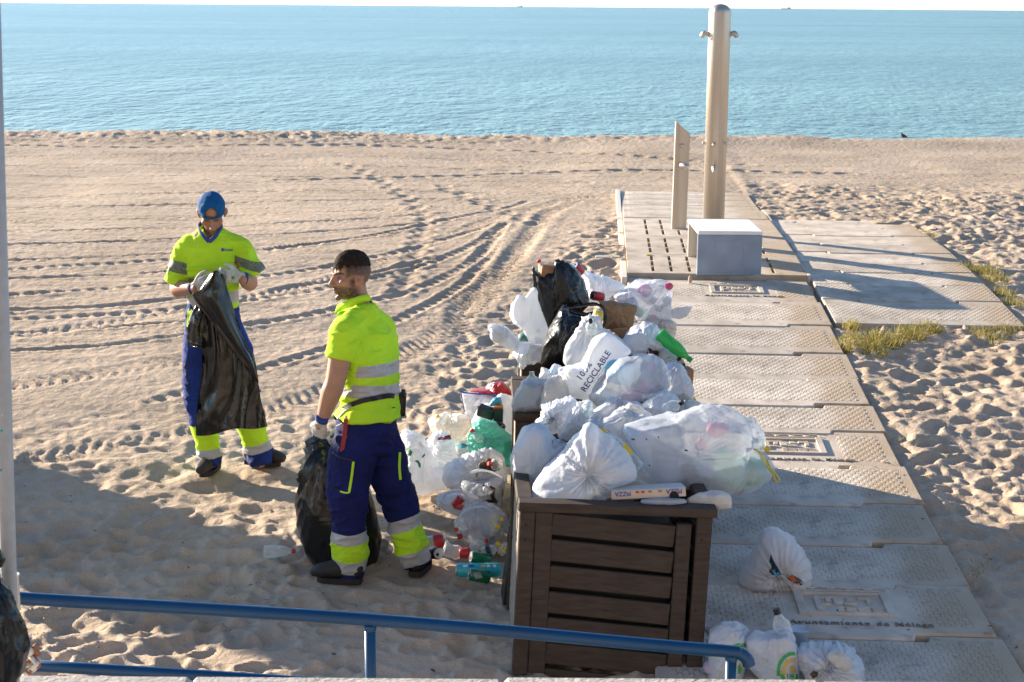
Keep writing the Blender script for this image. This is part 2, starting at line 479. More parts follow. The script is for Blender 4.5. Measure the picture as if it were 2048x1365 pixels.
    lt = n.new('ShaderNodeMath'); lt.operation = 'LESS_THAN'; lt.inputs[1].default_value = .045; l.new(vo.outputs['Distance'], lt.inputs[0])
    mc = n.new('ShaderNodeMix'); mc.data_type = 'RGBA'; l.new(lt.outputs[0], mc.inputs[0]); l.new(mx.outputs[0], mc.inputs[6]); mc.inputs[7].default_value = (.17, .11, .07, 1)
    l.new(mc.outputs[2], b.inputs['Base Color'])
    b1 = n.new('ShaderNodeBump'); b1.inputs['Distance'].default_value = .022; b1.inputs['Strength'].default_value = .9; l.new(t2.outputs[0], b1.inputs['Height'])
    b2 = n.new('ShaderNodeBump'); b2.inputs['Distance'].default_value = .0045; b2.inputs['Strength'].default_value = .9; l.new(t3.outputs[0], b2.inputs['Height']); l.new(b1.outputs[0], b2.inputs['Normal'])
    l.new(b2.outputs[0], b.inputs['Normal'])
    o = link('sand', me, m, kind='structure', label='trodden and wheel-tracked beach sand', smooth=True)
    # the land goes on past the modelled relief
    bm = bmesh.new()
    for x0, x1, y0, y1, z in ((-400, 400, -60, 33, -.9), (-400, -14, -20, 33.2, .25), (14, 400, -20, 33.2, .25)):
        vs = [bm.verts.new(p) for p in ((x0, y0, z), (x1, y0, z), (x1, y1, z), (x0, y1, z))]; bm.faces.new(vs)
    link('ground', bm, m, kind='structure', label='plain sand beyond the trodden beach')
    return o, co
SAND, SANDCO = build_sand()

# ------------------------------------------------------------------ the sea
def build_sea():
    m = mat('sea water', (.03, .19, .27), .24, spec=.5)
    n, l = m.node_tree.nodes, m.node_tree.links
    b = n['Principled BSDF']
    b.inputs['IOR'].default_value = 1.33
    tc = n.new('ShaderNodeTexCoord')
    prev = None
    for (sx, sy, sc, dist, det) in ((.22, .07, 1, .6, 4), (1.0, .42, 1, .42, 5), (3.8, 1.5, 1, .26, 5)):
        mp = n.new('ShaderNodeMapping'); mp.inputs['Scale'].default_value = (sx, sy, 1); mp.inputs['Rotation'].default_value = (0, 0, .0)
        l.new(tc.outputs['Object'], mp.inputs[0])
        t = n.new('ShaderNodeTexNoise'); t.inputs['Scale'].default_value = sc; t.inputs['Detail'].default_value = det; l.new(mp.outputs[0], t.inputs['Vector'])
        bp = n.new('ShaderNodeBump'); bp.inputs['Distance'].default_value = dist; bp.inputs['Strength'].default_value = 1; l.new(t.outputs[0], bp.inputs['Height'])
        if prev: l.new(prev, bp.inputs['Normal'])
        prev = bp.outputs[0]
    l.new(prev, b.inputs['Normal'])
    mp = n.new('ShaderNodeMapping'); mp.inputs['Scale'].default_value = (.012, .05, 1); l.new(tc.outputs['Object'], mp.inputs[0])
    t = n.new('ShaderNodeTexNoise'); t.inputs['Scale'].default_value = 1; t.inputs['Detail'].default_value = 4; l.new(mp.outputs[0], t.inputs['Vector'])
    r = n.new('ShaderNodeValToRGB'); r.color_ramp.elements[0].color = (.055, .150, .165, 1); r.color_ramp.elements[1].color = (.12, .245, .245, 1)
    r.color_ramp.elements[0].position, r.color_ramp.elements[1].position = .35, .65
    l.new(t.outputs[0], r.inputs[0]); l.new(r.outputs[0], b.inputs['Base Color'])
    bm = bmesh.new()
    ys = [30.5, 60, 150, 400, 1200, 4000, 14000]
    rows = [[bm.verts.new((x * (1 + y / 60), y, -.42)) for x in (-120, 0, 120)] for y in ys]
    for a, c in zip(rows, rows[1:]):
        for j in range(2): bm.faces.new((a[j], a[j + 1], c[j + 1], c[j]))
    link('sea', bm, m, kind='structure', label='pale blue sea with small ripples')
build_sea()

# ------------------------------------------------------------------ the concrete walkway
def concrete(name, studs):
    m = mat(name, (.34, .30, .255), .9, spec=.25)
    n, l = m.node_tree.nodes, m.node_tree.links
    b = n['Principled BSDF']
    tc = n.new('ShaderNodeTexCoord')
    def nz(sc, det=6):
        t = n.new('ShaderNodeTexNoise'); t.inputs['Scale'].default_value = sc; t.inputs['Detail'].default_value = det
        l.new(tc.outputs['Object'], t.inputs['Vector']); return t
    t1, t2 = nz(3.0, 8), nz(90, 4)
    r = n.new('ShaderNodeValToRGB'); r.color_ramp.elements[0].color = (.44, .37, .295, 1); r.color_ramp.elements[1].color = (.66, .57, .47, 1)
    r.color_ramp.elements[0].position, r.color_ramp.elements[1].position = .33, .62
    oi = n.new('ShaderNodeObjectInfo')
    hs = n.new('ShaderNodeMapRange'); hs.inputs[3].default_value = .86; hs.inputs[4].default_value = 1.1; l.new(oi.outputs['Random'], hs.inputs[0])
    l.new(t1.outputs[0], r.inputs[0])
    mx = n.new('ShaderNodeVectorMath'); mx.operation = 'SCALE'; l.new(r.outputs[0], mx.inputs[0]); l.new(hs.outputs[0], mx.inputs['Scale'])
    # sand dust trodden over one end of the slabs and into the surface
    sx_ = n.new('ShaderNodeSeparateXYZ'); l.new(tc.outputs['Object'], sx_.inputs[0])
    dr = n.new('ShaderNodeMapRange'); dr.inputs[1].default_value = .15; dr.inputs[2].default_value = .95; dr.inputs[3].default_value = -.25; dr.inputs[4].default_value = .45; l.new(sx_.outputs[0], dr.inputs[0])
    t5 = nz(2.3, 9); da = n.new('ShaderNodeMath'); da.operation = 'ADD'; l.new(dr.outputs[0], da.inputs[0]); l.new(t5.outputs[0], da.inputs[1])
    ds = n.new('ShaderNodeMapRange'); ds.inputs[1].default_value = .45; ds.inputs[2].default_value = .85; l.new(da.outputs[0], ds.inputs[0])
    dm = n.new('ShaderNodeMix'); dm.data_type = 'RGBA'; l.new(ds.outputs[0], dm.inputs[0]); l.new(mx.outputs[0], dm.inputs[6]); dm.inputs[7].default_value = (.47, .36, .25, 1)
    # dark wear and spots
    t6 = nz(9, 8); w6 = n.new('ShaderNodeMapRange'); w6.inputs[1].default_value = .56; w6.inputs[2].default_value = .72; w6.inputs[3].default_value = 1; w6.inputs[4].default_value = .68; l.new(t6.outputs[0], w6.inputs[0])
    dk = n.new('ShaderNodeVectorMath'); dk.operation = 'SCALE'; l.new(dm.outputs[2], dk.inputs[0]); l.new(w6.outputs[0], dk.inputs['Scale'])
    l.new(dk.outputs[0], b.inputs['Base Color'])
    bp = n.new('ShaderNodeBump'); bp.inputs['Distance'].default_value = .003; l.new(t2.outputs[0], bp.inputs['Height'])
    last = bp.outputs[0]
    if studs:                                          # rows of small raised studs, none near the rim or round the crest
        sp = n.new('ShaderNodeSeparateXYZ'); l.new(tc.outputs['Object'], sp.inputs[0])
        def mth(op, a, c=None, clamp=False):
            q = n.new('ShaderNodeMath'); q.operation = op; q.use_clamp = clamp
            for k, s in enumerate((a, c)):
                if s is None: continue
                if isinstance(s, (int, float)): q.inputs[k].default_value = s
                else: l.new(s, q.inputs[k])
            return q.outputs[0]
        sx = mth('SINE', mth('MULTIPLY', sp.outputs[0], 2 * math.pi / .055))
        sy = mth('SINE', mth('MULTIPLY', sp.outputs[1], 2 * math.pi / .085))
        st = mth('MULTIPLY', mth('MULTIPLY', sx, sy), 3.0)
        st = mth('MAXIMUM', mth('MINIMUM', st, 1.0), 0.0)
        e1 = mth('MULTIPLY', mth('SUBTRACT', WWID / 2 - .07, mth('ABSOLUTE', sp.outputs[0])), 30, True)
        e2 = mth('MULTIPLY', mth('SUBTRACT', .27, mth('ABSOLUTE', sp.outputs[1])), 30, True)
        st = mth('MULTIPLY', st, mth('MULTIPLY', e1, e2))
        if studs == 2:
            c1 = mth('MULTIPLY', mth('SUBTRACT', mth('ABSOLUTE', mth('SUBTRACT', sp.outputs[0], .18)), .33), 40, True)
            st = mth('MULTIPLY', st, c1)
        b2 = n.new('ShaderNodeBump'); b2.inputs['Distance'].default_value = .007; b2.inputs['Strength'].default_value = 1; l.new(st, b2.inputs['Height']); l.new(last, b2.inputs['Normal'])
        last = b2.outputs[0]
    l.new(last, b.inputs['Normal'])
    return m
CONC, CONCE, CONCP = concrete('studded concrete', 1), concrete('crest concrete', 2), concrete('plain concrete', 0)
def plate(outline, z0, z1, holes=(), bev=.008):
    """a slab of the given outline with slots right through it"""
    bm = bmesh.new()
    loops = []
    for lp in [outline, *holes]:
        vs = [bm.verts.new((x, y, z1)) for x, y in lp]
        loops.append(vs)
        for a, c in zip(vs, vs[1:] + vs[:1]): bm.edges.new((a, c))
    if holes: bmesh.ops.triangle_fill(bm, use_beauty=True, use_dissolve=False, edges=bm.edges[:])
    else: bm.faces.new(loops[0])
    bmesh.ops.recalc_face_normals(bm, faces=bm.faces)
    if bm.faces[:][0].normal.z < 0: bmesh.ops.reverse_faces(bm, faces=bm.faces[:])
    for vs in loops:
        lo = [bm.verts.new((v.co.x, v.co.y, z0)) for v in vs]
        k = len(vs)
        for j in range(k): bm.faces.new((vs[j], lo[j], lo[(j + 1) % k], vs[(j + 1) % k]))
    if bev:
        ed = [e for e in bm.edges if all(abs(v.co.z - z1) < 1e-6 for v in e.verts) and len(e.link_faces) == 2 and any(abs(f.normal.z) < .5 for f in e.link_faces)]
        bm.normal_update()
        ed = [e for e in bm.edges if all(abs(v.co.z - z1) < 1e-6 for v in e.verts) and len(e.link_faces) == 2 and abs(e.link_faces[0].normal.z - e.link_faces[1].normal.z) > .5]
        bmesh.ops.bevel(bm, geom=ed, offset=bev, segments=1, affect='EDGES')
    bmesh.ops.recalc_face_normals(bm, faces=bm.faces)
    return bm
def slab_outline(w, d, tab=.075, t0=-.36, t1=.30, near=True, far=True):
    """near edge (-y) has a tongue, the far edge a matching notch"""
    g = .008
    a, b, h = -w / 2 + g, w / 2 - g, d / 2 - g
    T0, T1 = t0 * w, t1 * w
    o = [(a, -h)]
    if near: o += [(T0 + g, -h), (T0 + g + .02, -h - tab), (T1 - g - .02, -h - tab), (T1 - g, -h)]
    o += [(b, -h), (b, h)]
    if far: o += [(T1 + g, h), (T1 + g - .02, h - tab), (T0 - g + .02, h - tab), (T0 - g, h)]
    o += [(a, h)]
    return o
def slab_matrix(across, y0, y1, lift):
    """slab centre: across from the right edge; rows from y0 to y1 (distance along the walkway's right edge)"""
    A = WEDGE + WDIR * ((y0 - WEDGE.y) / WDIR.y) + WRT * across
    B = WEDGE + WDIR * ((y1 - WEDGE.y) / WDIR.y) + WRT * across
    A.z, B.z = gz(A.y) + lift, gz(B.y) + lift
    t = (B - A).normalized()
    n = WRT.cross(t).normalized()
    m = Matrix((WRT, n.cross(WRT), n)).transposed().to_4x4()
    m.translation = (A + B) / 2
    return m, (B - A).length
def crest_bm():
    """municipal crest in low relief: crown, double frame, castle, waves (local x,y around 0)"""
    bm = bmesh.new()
    def bar(x0, x1, y0, y1, z=.013): box_bm(x0, x1, y0, y1, -.004, z, .003, bm)
    bar(-.25, -.205, -.23, .16); bar(.205, .25, -.23, .16); bar(-.205, .205, -.23, -.20); bar(-.205, .205, .10, .13)
    bar(-.205, .205, .15, .165)
    for k in range(5):
        x = -.2 + k * .1
        tube(bm, [(x + .045 * math.cos(a), .185 + .04 * math.sin(a), .004) for a in np.linspace(math.pi * .95, .05 * math.pi, 6)], [.007] * 6, seg=6, n=2, cap=.4)
    for x0, x1, y0, y1 in ((-.15, -.12, -.14, .06), (-.12, -.03, .03, .06), (-.09, -.06, -.02, .03), (-.05, .0, -.05, .04), (.0, .07, -.06, -.03), (.02, .06, .0, .05), (.08, .15, .02, .06), (.12, .15, -.05, .02), (-.12, -.07, -.08, -.05)):
        bar(x0, x1, y0, y1, .010)
    for k in range(3):
        y = -.115 - k * .026
        tube(bm, [(-.04 + .045 * j + .0, y + .008 * math.sin(j * 2.1), .003) for j in range(6)], [.006] * 6, seg=6, n=3, cap=.4)
    tube(bm, [(-.19 + .076 * j, -.185 + .007 * math.sin(j * 1.9), .003) for j in range(6)], [.006] * 6, seg=6, n=3, cap=.4)
    return bm
def build_walkway():
    root = empty('walkway', (2.0, 12, .3), label='walkway of interlocking studded concrete slabs running towards the sea', kind='structure')
    rows = [6.2] + [G(1600, y).y for y in (1400, 1285, 1183, 1096, 1018, 943, 873, 820, 767, 715, 660, 613, 567)]
    crest = crest_bm(); cme = bpy.data.meshes.new('emblem'); crest.to_mesh(cme); crest.free(); cme.materials.append(CONCP)
    tme = text_mesh('Ayuntamiento de Málaga', .060, .006, bold=True, spacing=1.2); tme.materials.append(mat('shadow-toned concrete', (.22, .185, .15), .9))  # letter colour darkened to stand for shadow in the lettering
    emb = {2: 1, 6: 1, 12: 1}                        # row index -> crest slab
    for i in range(len(rows) - 1):
        m, d = slab_matrix(-WWID / 2 + (.012 if i % 2 else -.008), rows[i], rows[i + 1], .022 + .010 * ((i * 7) % 3 - 1) * .6)
        bm = plate(slab_outline(WWID, d, near=True, far=True, t0=-.36 + .02 * (i % 3), t1=.27 + .015 * (i % 2)), -.09, .012, bev=.010)
        s = link('slab', bm, CONCE if i in emb else CONC, root)
        s.matrix_world = m
        s.matrix_parent_inverse = WORLD(root).inverted(); s.matrix_basis = m
        # raised tread field on the slab
        if i in emb:
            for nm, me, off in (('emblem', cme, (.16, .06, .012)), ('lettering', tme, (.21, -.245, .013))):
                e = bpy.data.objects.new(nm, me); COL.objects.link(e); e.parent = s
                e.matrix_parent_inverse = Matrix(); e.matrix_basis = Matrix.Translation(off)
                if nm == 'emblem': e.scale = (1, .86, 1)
    # the slotted shower tray: three slabs, then plain slabs to the far end
    far = [G(1600, y).y for y in (566, 527, 490, 452)]
    for i in range(3):
        m, d = slab_matrix(-WWID / 2, far[i], far[i + 1], .05)
        holes = []
        for x in (-.62, -.44, -.26, -.05, .16, .36, .56):
            L = d * .24
            for k in (-1, 0, 1):
                y = k * d * .28
                holes.append([(x - .016, y - L / 2), (x + .016, y - L / 2), (x + .016, y + L / 2), (x - .016, y + L / 2)])
        a, h = WWID / 2 - .006, d / 2 - .005
        s = link('slotted_slab', plate([(-a, -h), (a, -h), (a, h), (-a, h)], -.08, .02, holes, 0), CONCP, root)
        s.matrix_parent_inverse = WORLD(root).inverted(); s.matrix_basis = m
    far2 = [far[3] + .03] + [G(1500, y).y for y in (434, 420, 408, 399, 392)]
    for i in range(5):
        m, d = slab_matrix(-WWID / 2, far2[i], far2[i + 1], .03 + (.03 if i == 0 else 0))
        s = link('slab', plate(slab_outline(WWID, d, near=False, far=False), -.09, .012), CONC, root)
        s.matrix_parent_inverse = WORLD(root).inverted(); s.matrix_basis = m
    # the pad on the right
    ys = [G(1700, y).y for y in (655, 606, 575, 549, 531, 511, 494, 477, 462, 447)]
    for i in range(9):
        m, d = slab_matrix(1.66 / 2 + .03, ys[i], ys[i + 1], .026 + .004 * (i % 2))
        s = link('slab', plate(slab_outline(1.66, d, near=i > 0, far=i < 8, t0=-.3, t1=.25), -.09, .012, bev=.01), CONC, root)
        s.matrix_parent_inverse = WORLD(root).inverted(); s.matrix_basis = m
    # pale kerb strip between the tray and the pad
    A, B = WEDGE + WDIR * ((far[0] - WEDGE.y) / WDIR.y), WEDGE + WDIR * ((far2[1] - WEDGE.y) / WDIR.y)
    m, d = slab_matrix(.015, far[0], far2[1], .055)
    s = link('kerb', box_bm(-.018, .018, -d / 2, d / 2, -.09, .02, .005), CONCP, root)
    s.matrix_parent_inverse = WORLD(root).inverted(); s.matrix_basis = m
    m, d = slab_matrix(-WWID - .03, far[0] - .2, far2[5], .03)
    s = link('kerb', box_bm(-.03, .03, -d / 2, d / 2, -.12, .035, .006), mat('white kerb', (.62, .57, .5), .8), root)
    s.matrix_parent_inverse = WORLD(root).inverted(); s.matrix_basis = m
build_walkway()

# ------------------------------------------------------------------ showers and bench
def build_showers():
    base = G(1425, 500); base.z = gz(base.y) + .06
    H = D(1430, 8, base.y).z - base.z
    r = .115
    root = empty('shower_column', base, 'tall round stainless steel beach shower column with domed top', 'shower')
    prof = [(r, 0), (r, H - .09)] + [(r * math.cos(a), H - .09 + .09 * math.sin(a)) for a in np.linspace(.15, 1.5, 8)]
    prof = [(p[0], p[1]) for p in prof]
    bm = lathe_bm(prof, 48); bmesh.ops.translate(bm, verts=bm.verts, vec=base)
    link('column', bm, STEEL, root, smooth=True)
    bm = lathe_bm([(.19, 0), (.19, .012), (r, .016)], 32); bmesh.ops.translate(bm, verts=bm.verts, vec=base)
    link('base_plate', bm, STEEL, root)
    zt = D(1430, 70, base.y).z
    for s in (-1, 1):
        bm = bmesh.new()
        p = Vector((base.x + s * r * .9, base.y, zt))
        tube(bm, [p, p + Vector((s * .05, 0, .016)), p + Vector((s * .072, 0, -.006)), p + Vector((s * .076, 0, -.022))], [.022, .029, .027, .022], ref=(0, 1, 0), seg=14, n=4)
        link('shower_head', bm, STEEL, root, smooth=True)
    for px, py, rr in ((1428, 290, .017), (1404, 288, .014), (1451, 288, .014)):
        q = D(px, py, base.y - r); bm = bmesh.new()
        c = Vector((base.x + (q.x - base.x), base.y, q.z)); dirv = Vector((q.x - base.x, -math.sqrt(max(0, r * r - (q.x - base.x) ** 2)) if abs(q.x - base.x) < r else 0, 0)).normalized()
        c = Vector((base.x, base.y, q.z)) + dirv * r
        tube(bm, [c - dirv * .01, c + dirv * .025], [rr, rr * .9], seg=14, n=2, cap=.5); link('push_button', bm, STEEL, root, smooth=True)
    q = D(1427, 338, base.y - r); bm = bmesh.new(); c = Vector((q.x, base.y - r + .02, q.z))
    tube(bm, [c, c + Vector((0, -.06, .01)), c + Vector((0, -.085, -.03))], [.022, .024, .02], seg=14, n=4); link('spout', bm, STEEL, root, smooth=True)
    # foot shower
    b = G(1357, 470); b.z = gz(b.y) + .05
    root = empty('foot_shower', b, 'short flat steel foot shower with slanted top left of the round column', 'shower')
    w = .165; x0, x1 = b.x - w / 2, b.x + w / 2
    zl, zr = D(1348, 243, b.y).z, D(1378, 268, b.y).z
    lean = .016
    bm = bmesh.new()
    lo = [bm.verts.new((x, y, b.z)) for x, y in ((x0, b.y - .03), (x1, b.y - .03), (x1, b.y + .06), (x0, b.y + .06))]
    hi = [bm.verts.new((x + lean, y, z)) for x, y, z in ((x0, b.y - .03, zl), (x1, b.y - .03, zr), (x1, b.y + .06, zr), (x0, b.y + .06, zl))]
    for j in range(4): bm.faces.new((lo[j], lo[(j + 1) % 4], hi[(j + 1) % 4], hi[j]))
    bm.faces.new(hi); bm.faces.new(list(reversed(lo)))
    bmesh.ops.bevel(bm, geom=bm.edges[:], offset=.006, segments=2, affect='EDGES')
    link('post', bm, STEEL, root)
    q = D(1364, 292, b.y - .03); bm = bmesh.new(); tube(bm, [q + Vector((0, .01, 0)), q - Vector((0, .03, 0))], [.026, .022], seg=14, n=2); link('push_button', bm, STEEL, root, smooth=True)
    q = D(1362, 332, b.y - .03); bm = bmesh.new(); tube(bm, [q + Vector((0, .01, 0)), q + Vector((.01, -.05, .01)), q + Vector((.05, -.09, 0)), q + Vector((.06, -.095, -.03))], [.026, .03, .03, .024], seg=14, n=4); link('tap', bm, STEEL, root, smooth=True)
    link('base_plate', box_bm(b.x - .13, b.x + .16, b.y - .07, b.y + .12, b.z - .02, b.z + .008, .003), STEEL, root)
    # bench box
    a, c = G(1393, 563), G(1521, 563)
    zb = gz(a.y) + .055; top = D(1457, 463, a.y).z; back = G(1380, 529).y
    root = empty('shower_bench', ((a.x + c.x) / 2, (a.y + back) / 2, zb), 'low steel box bench standing on the slotted shower tray', 'bench')
    bt = D(1380, 438, back + .1)
    link('seat', box_bm(a.x, c.x, a.y - .002, back + .12, top - .035, top, .006), mat('sunlit steel sheet', (.84, .83, .81), .5, .05, var=(5, .05)), root)  # seat colour whitened to carry the sunlight on the bench top
    f = link('front_panel', box_bm(a.x, c.x, a.y, a.y + .035, zb, top - .036, .005), STEELB, root)
    link('rear_panel', box_bm(a.x, a.x + .30, back + .04, back + .08, zb, top - .036, .005), STEEL, root)
    link('rear_panel', box_bm(c.x - .30, c.x, back + .04, back + .08, zb, top - .036, .005), STEEL, root)
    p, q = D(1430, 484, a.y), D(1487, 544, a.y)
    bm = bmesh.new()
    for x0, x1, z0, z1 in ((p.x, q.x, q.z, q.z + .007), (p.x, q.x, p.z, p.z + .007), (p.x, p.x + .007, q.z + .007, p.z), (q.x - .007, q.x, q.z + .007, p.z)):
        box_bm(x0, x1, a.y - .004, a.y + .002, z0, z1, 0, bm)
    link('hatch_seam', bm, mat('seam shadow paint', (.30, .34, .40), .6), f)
build_showers()

# ------------------------------------------------------------------ low wall, blue rail, pole
def build_foreground():
    yw = 5.0
    zt = D(1024, 1353, yw).z
    bm = bmesh.new()
    r = empty('promenade_wall', (0, 4.6, 0), 'low pale stone promenade wall along the bottom edge', 'wall')
    rnd = random.Random(4)
    xs = [-3.2, -1.75, -1.02 + .0, -.02, 1.0, 2.1, 3.3]
    for x0, x1 in zip(xs, xs[1:]):
        cb = box_bm(x0 + .003, x1 - .003, 4.25, yw + rnd.uniform(-.004, .004), zt - .12, zt + rnd.uniform(-.006, .002), .014)
        link('coping_stone', cb, CAPC, r)
    link('wall_face', box_bm(-3.2, 3.3, 4.3, yw - .04, -.9, zt - .121, 0), CAPC, r)
    # promenade we stand on
    link('promenade', box_bm(-60, 60, -40, 4.28, -.9, 1.0, 0), CAPC, kind='structure', label='promenade paving behind the low wall')
    # railing
    yr = 5.9
    R = .0245
    rt = empty('blue_railing', D(740, 1300, yr), 'bright blue tubular handrail sloping down beyond the low wall', 'railing')
    bm = bmesh.new()
    pts = [D(x, y, yr) for x, y in ((-60, 1188), (40, 1197), (740, 1240), (1300, 1290), (1455, 1303))]
    e = pts[-1]
    pts += [e + Vector((.045, 0, -.008)), e + Vector((.075, 0, -.03)), e + Vector((.083, 0, -.055))]
    tube(bm, pts, [R] * len(pts), ref=(0, 1, 0), seg=20, n=6, cap=.15)
    link('top_rail', bm, BLUEP, rt, smooth=True)
    bm = bmesh.new()
    tube(bm, [D(x, y, yr) for x, y in ((60, 1331), (560, 1362), (1463, 1425))], [R * .92] * 3, ref=(0, 1, 0), seg=18, n=4, cap=.3)
    link('lower_rail', bm, BLUEP, rt, smooth=True)
    for px in (740, 1463, -200):
        a = D(px, np.interp(px, [-60, 740, 1463], [1190, 1243, 1304]), yr)
        bm = bmesh.new(); tube(bm, [a, Vector((a.x, a.y, .0))], [R * .86] * 2, seg=18, n=2, cap=0); p = link('post', bm, BLUEP, rt, smooth=True)
        bm = bmesh.new(); tube(bm, [a + Vector((0, 0, -R * .6)), a + Vector((0, 0, -R * 1.25)), a + Vector((0, 0, -R * 1.5))], [R * 1.02, R * .97, R * .88], seg=18, n=2, cap=.2); link('weld', bm, BLUEP, p, smooth=True)
    # white pole at the left edge
    a = D(3, 600, 4.75); b = D(8, 1150, 4.75)
    rt = empty('white_pole', (b.x - .02, 4.75, .5), 'white painted pole cut by the left edge', 'pole')
    bm = bmesh.new(); top = D(-14, -200, 4.75); tube(bm, [Vector((b.x - .026, 4.75, -.2)), Vector((top.x - .012, 4.75, top.z))], [.024] * 2, seg=20, n=2, cap=0)
    link('shaft', bm, mat('old white pole paint', (.46, .44, .42), .5, var=(30, .08)), rt, smooth=True)
    for px, py, c in ((3, 862, (.02, .42, .36)), (1, 940, (.02, .30, .5)), (4, 830, (.6, .6, .6))):
        q = D(px, py, 4.75 - .024); bm = bmesh.new(); ball(bm, q, (.004, .003, .005), u=8, v=6); link('paint_spot', bm, mat('paint spot', c, .5), rt)
    q = D(26, 1152, 5.2)
    bm = bmesh.new()
    prof = [(.019, -.12), (.019, 0), (.0225, .002), (.0225, .006), (.017, .006), (.016, -.11)]
    for k in (0,): lathe_bm(prof, 22, bm); bmesh.ops.translate(bm, verts=bm.verts, vec=q)
    link('plastic_cup', bm, mat('white cup plastic', (.7, .69, .66), .4, trans=.25), label='white plastic cup beside the blue rail end at the pole', cat='cup', smooth=True)
    # wire and cloth tie on the rail end
    rt = empty('wire_tie', D(62, 1320, 5.55), 'knotted pale cloth and rusty wire tied at the lower rail end', 'tie')
    rnd = random.Random(3)
    for k, c in enumerate(((.6, .58, .54), (.62, .6, .57), (.30, .13, .07), (.5, .47, .44), (.25, .12, .07))):
        bm = bmesh.new()
        pts = [D(52 + rnd.uniform(-14, 26), 1292 + 11 * j + rnd.uniform(-8, 8), 5.6 + rnd.uniform(-.03, .03)) for j in range(6)]
        tube(bm, pts, [.006 + .006 * rnd.random() for _ in pts], seg=8, n=4); link('strand', bm, mat('tie strand', c, .8), rt, smooth=True)
    bm = bmesh.new(); a, b = D(50, 1318, 5.6), D(52, 1400, 5.6); tube(bm, [a, b], [.006, .006], seg=8, n=2); link('rusty_rod', bm, mat('rust', (.22, .08, .045), .9), rt)
build_foreground()

# ------------------------------------------------------------------ wooden bins
def build_bin(name, label, x, y, tilt, yaw, detail=True, W=.90, DP=.92, H=.855, seed=1):
    rnd = random.Random(seed)
    root = empty(name, (x, y, gz(y) + .0), label, 'bin', 'slatted wooden bins in a row', rot=(0, tilt, yaw))
    R = Matrix.Translation(root.location) @ root.rotation_euler.to_matrix().to_4x4()
    def part(nm, b, m, parent=root, mx=None):
        o = link(nm, b, m); o.parent = parent
        o.matrix_parent_inverse = Matrix()
        if mx: o.matrix_basis = mx
        return o
    for px, py in ((0, 0), (W - .072, 0), (0, DP - .07), (W - .072, DP - .07)):
        part('post', box_bm(px, px + .072, py, py + .07, 0, H - .046, .005), WOOD)
    part('top_rail', box_bm(-.008, W + .018, -.018, .075, H - .045, H, .005), WOODH)
    part('top_rail', box_bm(-.008, W + .018, DP - .075, DP + .018, H - .045, H, .005), WOODH)
    part('top_rail', box_bm(-.012, .06, .076, DP - .076, H - .043, H - .002, .005), WOOD)
    part('top_rail', box_bm(W - .05, W + .018, .076, DP - .076, H - .043, H - .002, .005), WOOD)
    door = part('door', box_bm(.074, .155, .008, .040, .01, H - .05, .004), WOOD)          # its left stile carries the slats
    part('stile', box_bm(.735, .805, .006, .038, .0, H - .085, .004), WOOD, door)
    for k in range(7):
        zt = H - .055 - k * .128
        m = Matrix.Translation((.1565, .012 + rnd.uniform(-.002, .002), zt)) @ Matrix.Rotation(math.radians(4.3 + rnd.uniform(-.3, .3)), 4, 'Y')
        part('slat', box_bm(0, .578, 0, .022, -.104, 0, .004), WOODH, door, m)
    for k in range(6):                                                                     # sides and back
        z0 = .02 + k * .132
        part('slat', box_bm(.012, .034, .0705, DP - .0705, z0, z0 + .118, .004), WOODG)
        part('slat', box_bm(W - .034, W - .012, .0705, DP - .0705, z0, z0 + .118, .004), WOOD)
        part('slat', box_bm(.0725, W - .0725, DP - .034, DP - .012, z0, z0 + .118, .004), WOODH)
    part('inner_bin', box_bm(.14, W - .16, .10, DP - .10, .03, H - .12, .02), LINER)
    if detail:
        for px, pz in ((.03, .745), (.03, .670), (.855, .70), (.85, .35)):
            b = bmesh.new(); tube(b, [(px, .004, pz), (px, -.002, pz)], [.006, .006], seg=10, n=2, cap=.2); part('screw', b, DARK)
    return root
build_bin('wooden_bin', 'nearest brown slatted wooden bin with a sagging door under the pizza box', .012, 7.33, .038, .035, seed=3)
build_bin('wooden_bin', 'middle brown wooden bin mostly buried under white bags', .015, 8.92, .01, .02, seed=5, W=.95)
build_bin('wooden_bin', 'farthest brown wooden bin under the two black bags', .06, 10.0, .0, .02, seed=8, W=1.0)

# ------------------------------------------------------------------ hut added out of frame on the left, unseen, to shade the sand
def build_shade_hut():
    r = empty('shade_hut', (-7.7, 13.0, gz(13)), 'unseen white hut added off to the left to shade the sand', 'hut')
    x0, x1, y0, y1, z0 = -8.0, -7.0, 12.35, 13.3, gz(13) - .1
    link('wall', box_bm(x0, x1, y0, y1, z0, z0 + 2.35, .01), WHITEP, r)
    link('roof', box_bm(x0 - .1, x1 + .1, y0 - .02, y1 + .02, z0 + 2.352, z0 + 2.45, .01), BLUEP, r)
    link('door', box_bm(-7.85, -7.15, y0 - .02, y0 + .0, z0 + .1, z0 + 2.0, .005), BLUEP, r)
build_shade_hut()
